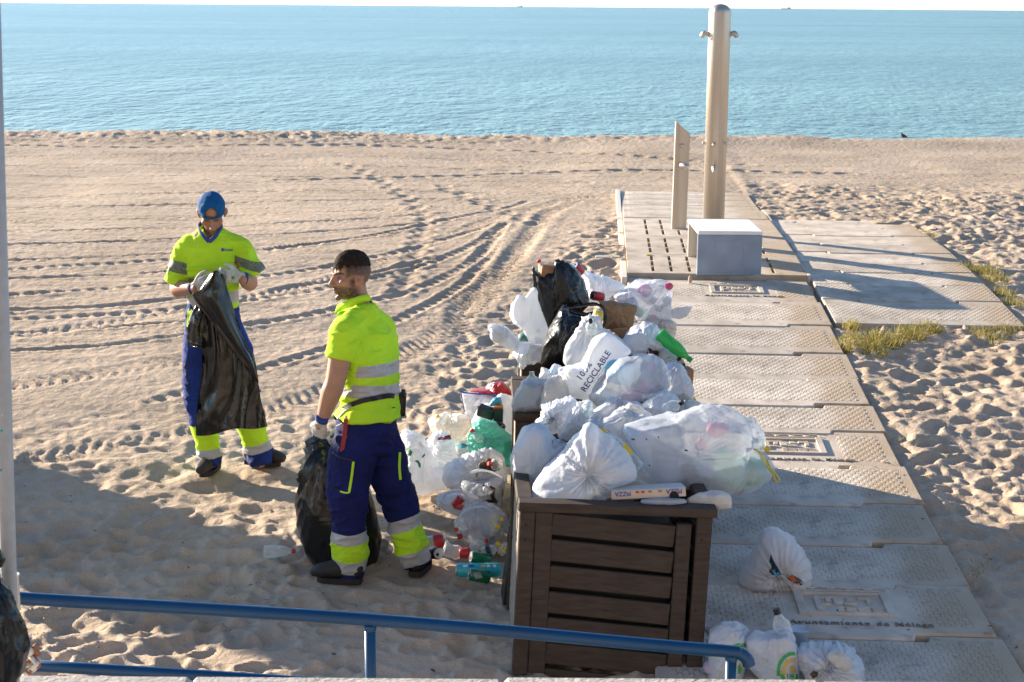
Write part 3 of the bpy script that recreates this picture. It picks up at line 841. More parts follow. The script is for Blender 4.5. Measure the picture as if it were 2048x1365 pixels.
# block added behind us, out of view, to cut the skylight and make it directional
def build_sky_blocker():
    r = empty('sky_blocker', (0, -16, 1.0), 'unseen grey apartment block added behind the viewpoint to cut the skylight', 'building')
    WALL = mat('grey render', (.17, .16, .16), .9, var=(.4, .08)); GL = mat('dark window glass', (.05, .06, .07), .15)
    link('wall', box_bm(-45, 45, -28, -16, 1.0, 19, 0), WALL, r)
    link('roof', box_bm(-45.4, 45.4, -28.4, -15.6, 19.002, 19.5, .05), CAPC, r)
    me = bpy.data.meshes.new('window'); b = box_bm(-.8, .8, -.05, .05, 0, 1.5, .01); b.to_mesh(me); b.free(); me.materials.append(GL)
    for k in range(18):
        for z in (2.2, 5.2, 8.2, 11.2, 14.2):
            o = bpy.data.objects.new('window', me); COL.objects.link(o); o.parent = r
            o.matrix_parent_inverse = WORLD(r).inverted(); o.location = (-42.5 + 5 * k, -16.0, z)
build_sky_blocker()
# ------------------------------------------------------------------ the two workers
def cloth(name, col, dirt):
    """woven cloth with soft creases and some grime"""
    m = mat(name, col, .85, spec=.25, var=(5, dirt))
    n, l = m.node_tree.nodes, m.node_tree.links
    tc = n.new('ShaderNodeTexCoord'); prev = None
    for sc, ds, vec, ty in ((6, .016, (1, 1, 1.9), 'RIDGED_MULTIFRACTAL'), (15, .006, (1, 1, 1.6), 'RIDGED_MULTIFRACTAL'), (420, .0007, (1, 1, 1), 'FBM')):
        mp = n.new('ShaderNodeMapping'); mp.inputs['Scale'].default_value = vec; mp.inputs['Rotation'].default_value = (.3, .5, 0); l.new(tc.outputs['Object'], mp.inputs[0])
        w = n.new('ShaderNodeTexNoise'); w.inputs['Scale'].default_value = sc * .6; l.new(mp.outputs[0], w.inputs['Vector'])
        ad = n.new('ShaderNodeVectorMath'); ad.operation = 'MULTIPLY_ADD'; ad.inputs[1].default_value = (.12, .12, .12); l.new(w.outputs['Color'], ad.inputs[0]); l.new(mp.outputs[0], ad.inputs[2])
        t = n.new('ShaderNodeTexNoise'); t.noise_type = ty; t.inputs['Scale'].default_value = sc; t.inputs['Detail'].default_value = 1.5; l.new(ad.outputs[0], t.inputs['Vector'])
        bp = n.new('ShaderNodeBump'); bp.inputs['Distance'].default_value = ds; bp.inputs['Strength'].default_value = .7; l.new(t.outputs[0], bp.inputs['Height'])
        if prev: l.new(prev, bp.inputs['Normal'])
        prev = bp.outputs[0]
    l.new(prev, n['Principled BSDF'].inputs['Normal'])
    return m
YEL = cloth('hi-vis yellow cloth', (.50, .80, .03), .10)
NAVY = cloth('navy work cloth', (.008, .012, .085), .3)
BLUE = cloth('blue work cloth', (.014, .036, .19), .28)
CAPB = mat('blue cap cloth', (.005, .085, .25), .85, spec=.25, bump=(260, .0005, 2))
REFL = mat('grey reflective tape', (.40, .40, .41), .45, spec=.6, var=(16, .10), bump=(60, .001, 4))
REFD = mat('worn reflective tape', (.15, .17, .11), .6, var=(120, .5))
SKIN = mat('skin', (.5, .3, .2), .55, attr='Col', var=(40, .05), bump=(180, .0005, 3), spec=.35)
HAIR = mat('dark brown hair', (.026, .018, .013), .85, spec=.15, var=(90, .5), bump=(140, .004, 2))
GLOVE = mat('grubby white work glove', (.52, .50, .46), .85, var=(22, .28), bump=(160, .0012, 4))
GCUFF = mat('blue glove cuff', (.02, .05, .20), .8)
GREENP = mat('green glove print', (.05, .28, .12), .7)
BLACKC = mat('black webbing', (.012, .012, .014), .55, bump=(200, .0008, 2))
BLACKL = mat('black leather', (.014, .013, .013), .42, bump=(80, .001, 4))
REDS = mat('red strap', (.30, .020, .016), .6, bump=(200, .0006, 2))
SHOE = mat('dark worn shoe', (.035, .028, .024), .7, var=(20, .4), bump=(60, .002, 4))
SOLE = mat('shoe sole', (.022, .019, .017), .8, var=(20, .3))
SHOED = mat('black trainer', (.013, .012, .013), .6, var=(30, .3), bump=(90, .0015, 4))
REDL = mat('red shoe lace', (.16, .022, .018), .7)
EYEW = mat('eye', (.22, .20, .19), .35); EYED = mat('iris', (.02, .013, .01), .2)

def remesh(bm, voxel, smooth=4, fac=.5):
    bmesh.ops.recalc_face_normals(bm, faces=bm.faces)
    me = bpy.data.meshes.new('r'); bm.to_mesh(me); bm.free()
    o = bpy.data.objects.new('r', me); COL.objects.link(o)
    r = o.modifiers.new('r', 'REMESH'); r.mode = 'VOXEL'; r.voxel_size = voxel; r.adaptivity = 0
    if smooth:
        s = o.modifiers.new('s', 'SMOOTH'); s.factor = fac; s.iterations = smooth
    dg = bpy.context.evaluated_depsgraph_get()
    out = bpy.data.meshes.new_from_object(o.evaluated_get(dg))
    bpy.data.objects.remove(o); bpy.data.meshes.remove(me)
    return out
def verts_np(me):
    a = np.empty(len(me.vertices) * 3, dtype=np.float32); me.vertices.foreach_get('co', a); return a.reshape(-1, 3).astype(float)
def norms_np(me):
    a = np.empty(len(me.vertices) * 3, dtype=np.float32); me.vertex_normals.foreach_get('vector', a); return a.reshape(-1, 3).astype(float)
def set_verts(me, co):
    me.vertices.foreach_set('co', co.astype(np.float32).ravel()); me.update()
def folds(me, amp, scale=(7, 7, 16), seed=1, centres=(), warp=.35):
    """cloth creases: ridged noise, stronger round the given (point, radius, gain) places"""
    co, no = verts_np(me), norms_np(me)
    w = np.full(len(co), .35)
    for c, r, g in centres: w += g * np.exp(-((co - np.array(c)) ** 2).sum(1) / r ** 2)
    q = co + warp * .2 * np.stack([noise3(co * 5, seed + k) - .5 for k in range(3)], 1)
    d = .7 * (ridge3(q * np.array(scale), seed + 5) ** 2 - .35) + .6 * (ridge3(q * np.array(scale) * 1.9, seed + 6) ** 3 - .25) + .25 * (ridge3(q * np.array(scale) * 3.8, seed + 7) ** 3 - .25)
    set_verts(me, co + no * (amp * w * d)[:, None])
def split_regions(me, planes, region_of, name, base_mat, mats, parent, smooth=True):
    """cut the cloth along planes, sort its faces into regions; region None is the garment itself, the others become parts of it"""
    bm = bmesh.new(); bm.from_mesh(me); bpy.data.meshes.remove(me)
    for c, n in planes:
        bmesh.ops.bisect_plane(bm, geom=bm.verts[:] + bm.edges[:] + bm.faces[:], dist=1e-5, plane_co=c, plane_no=n)
    bm.faces.ensure_lookup_table()
    reg = {}
    for f in bm.faces:
        reg.setdefault(region_of(f.calc_center_median()), []).append(f.index)
    def cut(ids):
        keep = set(ids); b = bm.copy(); b.faces.ensure_lookup_table()
        bmesh.ops.delete(b, geom=[f for f in b.faces if f.index not in keep], context='FACES')
        return b
    main = link(name, cut(reg.get(None, [])), base_mat, parent, smooth=smooth)
    for k, ids in sorted((str(k), k) for k in reg if k is not None and k != 'delete'):
        nm, m = mats[ids]
        link(nm, cut(reg[ids]), m, main, smooth=smooth)
    bm.free()
    return main
def glove(name, wrist, palm_dir, side, normal, curl, parent, size=.19, thumb_out=.6, print_=False, spread=.22):
    """five-fingered work glove; side: towards the thumb; normal: out of the back of the hand"""
    t, s, n = Vector(palm_dir).normalized(), Vector(side), Vector(normal)
    s = (s - t * s.dot(t)).normalized(); n = t.cross(s) if t.cross(s).dot(n) > 0 else -t.cross(s)
    W = Vector(wrist); L = size
    bm = bmesh.new()
    tube(bm, [W - t * .02, W + t * .02, W + t * .06, W + t * .098], [(.034, .026), (.038, .022), (.044, .020), (.043, .017)], ref=s, seg=16, n=4)
    for k, (o, ln, r) in enumerate(((.032, .072, .0115), (.011, .082, .012), (-.011, .076, .0118), (-.031, .060, .0105))):
        base = W + t * (.088 - .006 * abs(k - 1)) + s * o
        d = (t + s * (o * spread * 12 * .3)).normalized()
        pts, p, a = [base - d * .025, base], base, 0
        for j, fr in enumerate((.45, .32, .26)):
            a += curl[k] * (.8, 1.0, .8)[j]
            q = d * math.cos(a) - n * math.sin(a)
            p = p + q * ln * fr; pts.append(p)
        tube(bm, pts, [r * 1.15, r * 1.12, r * 1.05, r, r * .85], seg=10, n=3, cap=.7)
    tb = W + t * .03 + s * .028
    td = (t * .7 + s * thumb_out - n * .25).normalized()
    td2 = (t * .9 + s * thumb_out * .1 - n * .6).normalized()
    tube(bm, [tb - td * .02, tb + td * .028, tb + td * .05 + td2 * .015, tb + td * .055 + td2 * .04], [.017, .0155, .0135, .011], seg=10, n=3, cap=.7)
    me = remesh(bm, .0036, 3)
    co, no = verts_np(me), norms_np(me)
    set_verts(me, co + no * (.0022 * (ridge3(co * 60, 3) - .5))[:, None])
    g = link(name, me, GLOVE, parent, smooth=True)
    bm = bmesh.new(); tube(bm, [W - t * .038, W - t * .018], [(.037, .029), (.0375, .0285)], ref=s, seg=18, n=3, cap=.15)
    link('cuff', bm, GCUFF, g, smooth=True)
    if print_:
        bm = bmesh.new(); c = W + t * .06 + n * .021
        ball(bm, c, (.011, .011, .004), Matrix((s, t, n)).transposed(), 10, 6); link('print', bm, GREENP, g, smooth=True)
    return g
def shoe(name, ankle, toe_dir, parent, mats, length=.29, ground=0.0, laces=None):
    t = Vector((toe_dir[0], toe_dir[1], 0)).normalized(); s = Vector((0, 0, 1)).cross(t)
    A = Vector((ankle[0], ankle[1], ground))
    h = -.075
    bm = bmesh.new()
    prof = [(h, .036, .050), (h + .05, .042, .058), (h + .11, .046, .052), (h + .17, .051, .044), (h + .22, .050, .036), (h + .255, .036, .028)]
    tube(bm, [A + t * a + Vector((0, 0, .022 + b * .95)) for a, w, b in prof], [(w, b) for a, w, b in prof], ref=s, seg=18, n=5, cap=.6, sup=2.4)
    tube(bm, [A + Vector((0, 0, .04)) - t * .005, A + Vector((0, 0, .115)) - t * .02], [(.043, .055), (.042, .05)], ref=s, seg=16, n=3, cap=.2)
    me = remesh(bm, .006, 3)
    o = link(name, me, mats[0], parent, smooth=True)
    bm = bmesh.new()
    out = []
    for j in range(28):
        a = 2 * math.pi * j / 28
        x = math.cos(a); y = math.sin(a)
        lx = .098 + .150 * x
        ww = (.050 if x > 0 else .042) * (1 + .06 * x)
        out.append((h - .012 + lx, ww * math.copysign(abs(y) ** .75, y)))
    xs_, ws_ = [p[0] for p in prof], [p[1] for p in prof]
    out = [(min(max(a, h - .012), .262), math.copysign(min(abs(b), np.interp(a, xs_, ws_) * 1.04), b)) for a, b in out]
    lo = [bm.verts.new(A + t * a + s * b + Vector((0, 0, -.004))) for a, b in out]
    hi = [bm.verts.new(A + t * a + s * b * 1.02 + Vector((0, 0, .026))) for a, b in out]
    for j in range(28): bm.faces.new((lo[j], lo[(j + 1) % 28], hi[(j + 1) % 28], hi[j]))
    bm.faces.new(hi); bm.faces.new(list(reversed(lo)))
    link('sole', bm, mats[1], o, smooth=False)
    if laces:
        for k in range(5):
            a = .07 + .028 * k
            bm = bmesh.new()
            zz = .022 + np.interp(h + .01 + a, [p[0] for p in prof], [p[2] * 1.92 for p in prof])
            c = A + t * (h + a + .01) + Vector((0, 0, zz))
            tube(bm, [c - s * .03 - Vector((0, 0, .018)), c + Vector((0, 0, .004)), c + s * .03 - Vector((0, 0, .018))], [.0042] * 3, seg=6, n=3)
            link('lace', bm, laces, o, smooth=True)
    return o

def head_parts(bm, Cn, f, u, s, neck):
    """f forward, u up, s towards the person's left; Cn between the ears"""
    R = Matrix((s, f, u)).transposed()
    P = lambda x, y, z: Vector(Cn) + s * x + f * y + u * z
    ball(bm, P(0, -.014, .036), (.0765, .098, .090), R, 28, 18)
    ball(bm, P(0, .030, -.022), (.063, .066, .088), R, 24, 16)
    ball(bm, P(0, .034, -.074), (.053, .052, .040), R, 20, 14)
    ball(bm, P(0, .079, -.099), (.021, .016, .017), R, 14, 10)
    tube(bm, [P(0, .088, .022), P(0, .103, .0), P(0, .117, -.024), P(0, .104, -.034)], [(.008, .010), (.009, .010), (.0125, .011), (.010, .008)], ref=s, seg=12, n=3, cap=.6)
    for q in (-1, 1):
        ball(bm, P(q * .0125, .101, -.029), (.0085, .010, .008), R, 10, 8)
        ball(bm, P(q * .045, .062, -.012), (.023, .024, .020), R, 12, 8)
        tube(bm, [P(q * .006, .094, .030), P(q * .03, .091, .034), P(q * .052, .070, .028)], [.0085, .009, .008], seg=10, n=3)
        e = Matrix.Rotation(q * .55, 3, 'Z') @ Matrix.Rotation(-.15, 3, 'X')
        ball(bm, P(q * .0865, -.016, .0), (.0085, .021, .033), R @ e, 14, 10); ball(bm, P(q * .081, -.006, -.004), (.010, .014, .024), R @ e, 12, 8)
        ball(bm, P(q * .077, .0, -.024), (.006, .009, .012), R @ e, 10, 8)
    tube(bm, [P(-.024, .083, -.058), P(-.008, .0965, -.054), P(.008, .0965, -.054), P(.024, .083, -.058)], [.0055, .0075, .0075, .0055], seg=10, n=3)
    tube(bm, [P(-.021, .082, -.066), P(0, .0955, -.067), P(.021, .082, -.066)], [.0055, .0082, .0055], seg=10, n=3)
    tube(bm, [P(0, -.022, -.02), P(0, -.025, -.075), Vector(neck)], [(.054, .055), (.054, .056), (.066, .066)], ref=s, seg=20, n=4)
def head_finish(me, Cn, f, u, s, skin, beard=(.030, .019, .014), beard_amt=.6, shave=0.0, low=None):
    """eye sockets, mouth line, nostrils pressed in; skin colours written per vertex"""
    co, no = verts_np(me), norms_np(me)
    C = np.array(Cn); F, U, S = np.array(f), np.array(u), np.array(s)
    rel = co - C
    x, y, z = rel @ S, rel @ F, rel @ U
    isH = (np.abs(x) < .11) & (np.abs(y) < .14) & (z > -.13) & (z < .14)
    g = lambda cx, cy, cz, r: np.exp(-(((x - cx) ** 2 + (y - cy) ** 2 + (z - cz) ** 2) / r ** 2)) * isH
    d = np.zeros(len(co))
    for q in (-1, 1):
        d -= .0125 * g(q * .031, .090, .010, .0165)
        d += .0035 * g(q * .031, .086, .003, .010)
        d -= .004 * g(q * .0065, .108, -.036, .005)
        d -= .0 * g(q * .085, -.006, .0, .011)
        d -= .005 * g(q * .05, .06, -.045, .02)
    d -= .005 * np.exp(-((z + .0605) / .0028) ** 2) * np.exp(-(x / .024) ** 2) * (y > .07) * isH
    d -= .004 * np.exp(-((z + .083) / .006) ** 2) * np.exp(-(x / .02) ** 2) * (y > .06) * isH
    co = co + F[None, :] * d[:, None]
    if low is not None: pass
    set_verts(me, co)
    col = np.tile(np.array(skin, dtype=float), (len(co), 1))
    col *= (1 + .10 * (noise3(co * 22, 9) - .5))[:, None]
    red = np.clip(g(0, .112, -.024, .022) + .6 * g(.048, .07, -.015, .025) + .6 * g(-.048, .07, -.015, .025) + .8 * g(.085, -.01, 0, .04) + .8 * g(-.085, -.01, 0, .04), 0, 1)
    col *= 1 - red[:, None] * np.array([.0, .16, .14])
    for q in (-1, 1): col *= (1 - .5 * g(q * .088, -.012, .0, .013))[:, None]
    lips = np.exp(-((z + .061) / .0085) ** 2) * np.exp(-(x / .020) ** 4) * (y > .074) * isH
    col = col * (1 - .5 * lips[:, None]) + .5 * lips[:, None] * np.array([.27, .10, .085])
    jaw = sstep(-.022, -.048, z + .25 * np.clip(y - .06, -.2, 0) * -.6) * sstep(-.045, .0, y) * isH
    side = sstep(.03, -.005, z) * np.exp(-((y - .012) / .022) ** 2) * (np.abs(x) > .045) * isH
    mou = np.exp(-((z + .047) / .0075) ** 2) * np.exp(-(x / .032) ** 4) * (y > .06) * isH
    bm_ = np.clip(np.maximum.reduce([jaw, side * .9, mou]), 0, 1) * (z > -.125) * (1 - .85 * lips)
    bm_ *= (.8 + .4 * (noise3(co * 120, 4) - .5)) * beard_amt * (np.abs(x) < .078)
    col = col * (1 - bm_[:, None]) + bm_[:, None] * np.array(beard)
    for q in (-1, 1):
        br = 1.1 * np.exp(-((z - .031 - .004 * np.cos((np.abs(x) - .034) * 60)) / .0065) ** 2) * sstep(.008, .016, np.abs(x)) * sstep(.060, .05, np.abs(x)) * (y > .05) * isH
        col = col * (1 - .45 * br[:, None]) + .45 * br[:, None] * np.array([.03, .02, .015])
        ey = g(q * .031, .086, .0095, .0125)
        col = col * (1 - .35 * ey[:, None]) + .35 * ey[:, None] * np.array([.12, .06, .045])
        ln = np.exp(-((z - .010) / .0042) ** 2) * np.exp(-((x - q * .032) / .014) ** 4) * (y > .05) * isH
        col = col * (1 - .8 * ln[:, None]) + .8 * ln[:, None] * np.array([.03, .02, .016])
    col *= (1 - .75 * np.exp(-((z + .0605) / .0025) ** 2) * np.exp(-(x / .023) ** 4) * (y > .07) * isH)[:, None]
    if shave:                                             # close-cropped hair on the sides and back
        hair = sstep(.0, .016, z - .012 + .30 * np.clip(y - .02, 0, .2) * 2.0 + .16 * np.clip(-y, 0, 1)) * sstep(.058, .038, y) * isH
        hair = np.maximum(hair, sstep(-.055, -.03, z) * sstep(-.04, -.065, y) * isH)
        hair *= 1 - np.clip(g(.090, -.012, 0, .026) + g(-.090, -.012, 0, .026), 0, 1) * .95
        hair = np.clip(hair, 0, 1) * shave * (.74 + .26 * sstep(-.02, .05, z)) * (.9 + .3 * (noise3(co * 150, 5) - .5))
        hc = np.array([.060, .040, .031])[None, :] * (1 - .55 * sstep(.02, .075, z))[:, None]
        col = col * (1 - hair[:, None]) + hair[:, None] * hc
    a = me.color_attributes.new('Col', 'FLOAT_COLOR', 'POINT')
    a.data.foreach_set('color', np.concatenate([np.clip(col, 0, 1), np.ones((len(col), 1))], 1).astype(np.float32).ravel())
def eyes(Cn, f, u, s, look, parent):
    for q in (-1, 1):
        c = Vector(Cn) + s * (q * .031) + f * .0715 + u * .010
        bm = bmesh.new(); ball(bm, c, .0105, None, 14, 10); e = link('eye', bm, EYEW, parent, smooth=True)
        bm = bmesh.new(); ball(bm, c + Vector(look).normalized() * .0065, .0056, None, 12, 8); link('iris', bm, EYED, e, smooth=True)
SKIN_W = (.43, .235, .155)

def worker_back():
    """the bearded worker who looks to the left, seen from behind his left shoulder"""
    Y = 8.66
    J = lambda px, py, dy=0.0: D(px, py, Y + dy)
    k = 1 / ppm(Y, 1.0)
    f = Vector((-.80, .60, 0)).normalized(); s = Vector((-.60, -.80, 0))         # facing, and his left
    right = -s
    gl, gr = G(672, 1163), G(838, 1146)
    head = J(702, 556); hf = Vector((-.91, -.41, -.05)).normalized(); hu = Vector((-.05, 0, 1)); hs = hu.cross(hf).normalized(); hs = -hs if hs.dot(s) < 0 else hs
    hu = hf.cross(hs) if hf.cross(hs).z > 0 else hs.cross(hf); hu.normalize()
    neck = J(722, 618, .02)
    hips, waist, chest, shl = J(730, 868), J(738, 795), J(735, 715), J(729, 652)
    hipL, kneeL, ankL = J(706, 880, -.07), J(694, 1000, -.12), J(700, 1118, -.08)
    hipR, kneeR, ankR = J(758, 872, .07), J(793, 1000, .05), J(832, 1112, .03)
    shL, elL, wrL = J(690, 668, -.17), J(671, 762, -.20), J(645, 838, -.17)
    shR, elR, wrR = J(762, 662, .18), J(752, 765, .30), J(690, 850, .22)
    # the body: one surface
    bm = bmesh.new()
    head_parts(bm, head, hf, hu, hs, J(727, 648, .01))
    tube(bm, [hips, waist, chest, shl], [(.150, .105), (.145, .10), (.165, .11), (.12, .075)], ref=s, seg=20)
    for h_, kn, an in ((hipL, kneeL, ankL), (hipR, kneeR, ankR)):
        tube(bm, [hips.lerp(h_, .6), h_.lerp(kn, .3), kn, an, an - Vector((0, 0, .05))], [.085, .082, .056, .04, .04], seg=14)
    for sh, el, wr in ((shL, elL, wrL), (shR, elR, wrR)):
        tube(bm, [shl.lerp(sh, .5), sh, sh.lerp(el, .45), el, el.lerp(wr, .3), el.lerp(wr, .75), wr, wr + (wr - el).normalized() * .05], [.06, .064, .0625, .0535, .056, .042, .033, .028], seg=16)
    me = remesh(bm, .0046, 3)
    head_finish(me, head, hf, hu, hs, SKIN_W, beard_amt=1.0, shave=.97)
    body = link('person', me, SKIN, label='bearded worker in a yellow polo shirt and navy trousers looking to the side', cat='person', smooth=True)
    eyes(head, hf, hu, hs, hf + hs * .1, body)
    # hair on top: a dense short thatch
    bm = bmesh.new(); R = Matrix((hs, hf, hu)).transposed()
    ball(bm, head + hf * -.012 + hu * .040, (.0785, .1, .0945), R, 72, 48)
    rel = lambda c: (c - head)
    kill = []
    for fc in bm.faces:
        c = rel(fc.calc_center_median()); x, y, z = c.dot(hs), c.dot(hf), c.dot(hu)
        line = .084 - .30 * max(0, y - .03) - .16 * max(0, -y - .02) + .010 * math.sin(x * 190 + y * 70) * math.sin(y * 160)
        if z < line - .012: kill.append(fc)
    bmesh.ops.delete(bm, geom=kill, context='FACES')
    rnd = random.Random(5)
    for v in bm.verts:
        c = rel(v.co); n = (v.co - (head + hu * .03)).normalized()
        v.co += n * (.0005 + .014 * max(0, min(1, (c.dot(hu) - .060) / .055)) + rnd.uniform(-.002, .003) + .004 * max(0, c.dot(hf)) / .08)
    faces = list(bm.faces)
    for i in range(1500):
        fc = rnd.choice(faces); c = fc.calc_center_median(); n = (fc.normal + hf * rnd.uniform(-.1, .7) + hs * rnd.uniform(-.4, .4)).normalized()
        t = n.orthogonal().normalized() * .0014
        bm.faces.new([bm.verts.new(p) for p in (c - t, c + t, c + n * rnd.uniform(.006, .013))])
    link('hair', bm, HAIR, body, smooth=True)
    # polo shirt
    bm = bmesh.new()
    hem = J(736, 832)
    tube(bm, [hem, waist, J(738, 752), chest, J(732, 680), J(728, 644)], [(.186, .150), (.160, .126), (.172, .132), (.188, .136), (.19, .12), (.10, .08)], ref=s, seg=28, n=5, cap=.05, sup=2.3)
    tube(bm, [J(733, 612, .02), J(728, 632), J(722, 655)], [(.068, .066), (.10, .075), (.14, .09)], ref=s, seg=22, n=4, cap=.1)
    tube(bm, [J(703, 622, .0), J(706, 645, .0), J(712, 668, .0)], [(.074, .072), (.10, .085), (.13, .10)], ref=s, seg=20, n=4, cap=.1)
    for q_, e_ in ((shL, -.06), (shR, .06)): tube(bm, [J(731, 622, e_ * .5), J(731, 634, 0).lerp(q_, .55) + Vector((0, 0, .022)), q_ + Vector((0, 0, .012))], [.060, .066, .068], seg=16, n=4, cap=.2)
    for sh, el, nck in ((shL, elL, 1), (shR, elR, 1)):
        d = (el - sh)
        tube(bm, [J(729, 650).lerp(sh, .45), sh + Vector((0, 0, .005)), sh.lerp(el, .33), sh.lerp(el, .52)], [.075, .083, .080, .077], seg=20, n=5, cap=.12)
    me = remesh(bm, .0062, 5)
    folds(me, .030, (4.5, 4.5, 10), 21, [(J(750, 690, -.1), .12, .5), (J(700, 800), .14, .9), (shL.lerp(elL, .3), .10, .4), (J(770, 780), .15, .5)])
    def band(py_l, py_r, x_l=690, x_r=788):
        a, b = J(x_l, py_l, -.1), J(x_r, py_r, .08)
        n = (b - a).cross(FW.cross(b - a).cross(b - a) * 0 + Vector((f.x, f.y, 0))).normalized()
        return a, (n if n.z > 0 else -n)
    P1, P2, P3, P4 = band(727, 713), band(751, 741), band(766, 763), band(793, 789)
    ax = (elL - shL).normalized()
    above = lambda c, p: (c - p[0]).dot(p[1]) > 0
    def reg(c):
        rl = c - shL
        on_arm = (c - (shL + ax * rl.dot(ax))).length < .10 and rl.dot(ax) > .02 and c.y < Y - .11
        if on_arm: return None
        if not above(c, P1) and above(c, P2): return 'b1'
        if not above(c, P3) and above(c, P4): return 'b2'
        return None
    shirt = split_regions(me, [P1, P2, P3, P4], reg, 'polo_shirt', YEL, {'b1': ('reflective_band', REFL), 'b2': ('reflective_band', REFL)}, body)
    # collar
    bm = bmesh.new()
    C0 = J(706, 601, .01)
    rows = []
    for a in np.linspace(.80, 2 * math.pi - .80, 34):
        o_ = f * math.cos(a) + s * math.sin(a)
        p = C0 + f * (math.cos(a) * .080) + s * (math.sin(a) * .080) + Vector((0, 0, -.040 * math.cos(a)))
        q = p + o_ * .024 - Vector((0, 0, .046 + .012 * math.cos(a)))
        rows.append([bm.verts.new(x) for x in (p - Vector((0, 0, .03)) - o_ * .004, p, p + o_ * .006, q, q - o_ * .006 + Vector((0, 0, .004)))])
    for a, b in zip(rows, rows[1:]):
        for j in range(4): bm.faces.new((a[j], a[j + 1], b[j + 1], b[j]))
    bmesh.ops.recalc_face_normals(bm, faces=bm.faces)
    link('collar', bm, YEL, shirt, smooth=True)
    # trousers
    bm = bmesh.new()
    tube(bm, [J(737, 822), J(734, 852), J(732, 895)], [(.158, .122), (.180, .139), (.175, .135)], ref=s, seg=26, n=5, cap=.2, sup=2.2)
    tube(bm, [J(718, 862, -.04), J(706, 905, -.08), J(698, 950, -.11), J(697, 1000, -.125), J(698, 1050, -.11), J(699, 1100, -.09), J(700, 1150, -.07)],
         [(.105, .115), (.122, .122), (.112, .115), (.100, .105), (.088, .092), (.088, .092), (.074, .078)], ref=right, seg=22, n=5, cap=.1)
    tube(bm, [J(752, 862, .05), J(764, 905, .07), J(780, 950, .06), J(795, 1000, .05), J(806, 1045, .04), J(820, 1085, .035), J(834, 1128, .03)],
         [(.105, .115), (.118, .12), (.105, .112), (.092, .10), (.086, .09), (.090, .092), (.068, .072)], ref=right, seg=22, n=5, cap=.1)
    me = remesh(bm, .0062, 5)
    folds(me, .030, (4.5, 4.5, 10), 41, [(kneeL, .14, .7), (kneeR, .14, .7), (J(735, 880), .14, .6), (J(700, 1100, -.1), .10, .9), (J(825, 1090), .10, .9)])
    def leg(a, b, ys, dy):
        t = (b - a).normalized(); return [(J(*q, dy), t) for q in ys]
    L1 = leg(kneeL, J(700, 1150, -.07), [(697, 1057), (698, 1079), (700, 1117), (700, 1143)], -.1)
    R1 = leg(J(793, 1000, .05), J(834, 1128, .03), [(804, 1034), (811, 1057), (829, 1097), (838, 1124)], .035)
    xm = J(752, 1060, 0).x
    below = lambda c, p: (c - p[0]).dot(p[1]) > 0
    def regt(c):
        tag_, B = ('L', L1) if c.x < xm else ('R', R1)
        if below(c, B[0]) and not below(c, B[1]): return 'u' + tag_
        if below(c, B[1]) and not below(c, B[2]): return 'y' + tag_
        if below(c, B[2]) and not below(c, B[3]): return 'l' + tag_
        return None
    mats = {}
    for q in 'LR': mats.update({'u' + q: ('reflective_band', REFL), 'l' + q: ('reflective_band', REFL), 'y' + q: ('yellow_panel', YEL)})
    tr = split_regions(me, L1 + R1, regt, 'trousers', NAVY, mats, body)
    bv = bvh_of([tr])
    for pts, w in (([(707, 924), (703, 955), (698, 986)], 5), ([(698, 986), (690, 986), (680, 983)], 3)):
        ribbon('pocket_piping', pts, w, bv, YEL, tr, Y)
    ribbon('pocket_seam', [(661, 972), (672, 978), (682, 984)], 2.2, bv, BLACKC, tr, Y)
    ribbon('pocket_flap_edge', [(664, 905), (680, 915), (706, 922)], 2.2, bv, BLACKC, tr, Y)
    ribbon('side_piping', [(800, 905), (799, 935), (801, 960)], 5, bv, YEL, tr, Y)
    ribbon('waist_seam', [(672, 852), (720, 832), (790, 815)], 2.0, bv, BLACKC, tr, Y)
    bv2 = bvh_of([shirt, tr] + list(shirt.children))
    ribbon('belt', [(668, 838), (690, 816), (722, 803), (750, 797), (778, 792), (789, 793)], 10, bv2, BLACKC, body, Y, lift=.007)
    bm = bmesh.new()
    for a, b, r in ((J(688, 838, -.17), J(686, 862, -.175), .0105), ):
        pass
    strap = [J(692, 838, -.185), J(690, 862, -.19), J(686, 890, -.19), J(682, 914, -.185)]
    for p, q in zip(strap, strap[1:]): pass
    W_ = .011
    vs = [[bm.verts.new(p + RT * e + Vector((0, d, 0))) for e, d in ((-W_, 0), (W_, 0), (W_, .004), (-W_, .004))] for p in strap]
    for a, b in zip(vs, vs[1:]):
        for j in range(4): bm.faces.new((a[j], a[(j + 1) % 4], b[(j + 1) % 4], b[j]))
    bm.faces.new(vs[0]); bm.faces.new(list(reversed(vs[-1])))
    bmesh.ops.recalc_face_normals(bm, faces=bm.faces)
    st = link('red_strap', bm, REDS, body)
    bm = bmesh.new(); ball(bm, J(692, 836, -.19), (.007, .004, .011)); link('clip', bm, STEEL, st, smooth=True)
    # holster on his right hip
    bm = bmesh.new()
    tube(bm, [J(800, 786, .10), J(800, 805, .10), J(803, 832, .10)], [(.036, .022), (.034, .022), (.022, .016)], ref=RT, seg=14, n=4, cap=.25, sup=3)
    hol = link('holster', bm, BLACKL, body, smooth=True)
    for px in (793, 806):
        bm = bmesh.new(); tube(bm, [J(px, 794, .08), J(px + 1, 780, .08)], [.011, .012], seg=10, n=3, cap=.3); link('pouch', bm, BLACKL, hol, smooth=True)
    shoe('shoe', (ankL.x - .02, gl.y - .02), (-1, .12), body, (SHOED, SOLE), ground=gz(gl.y) + .008, laces=REDL)
    shoe('shoe', (gr.x, gr.y), (.25, 1), body, (SHOED, SOLE), ground=gz(gr.y) + .008)
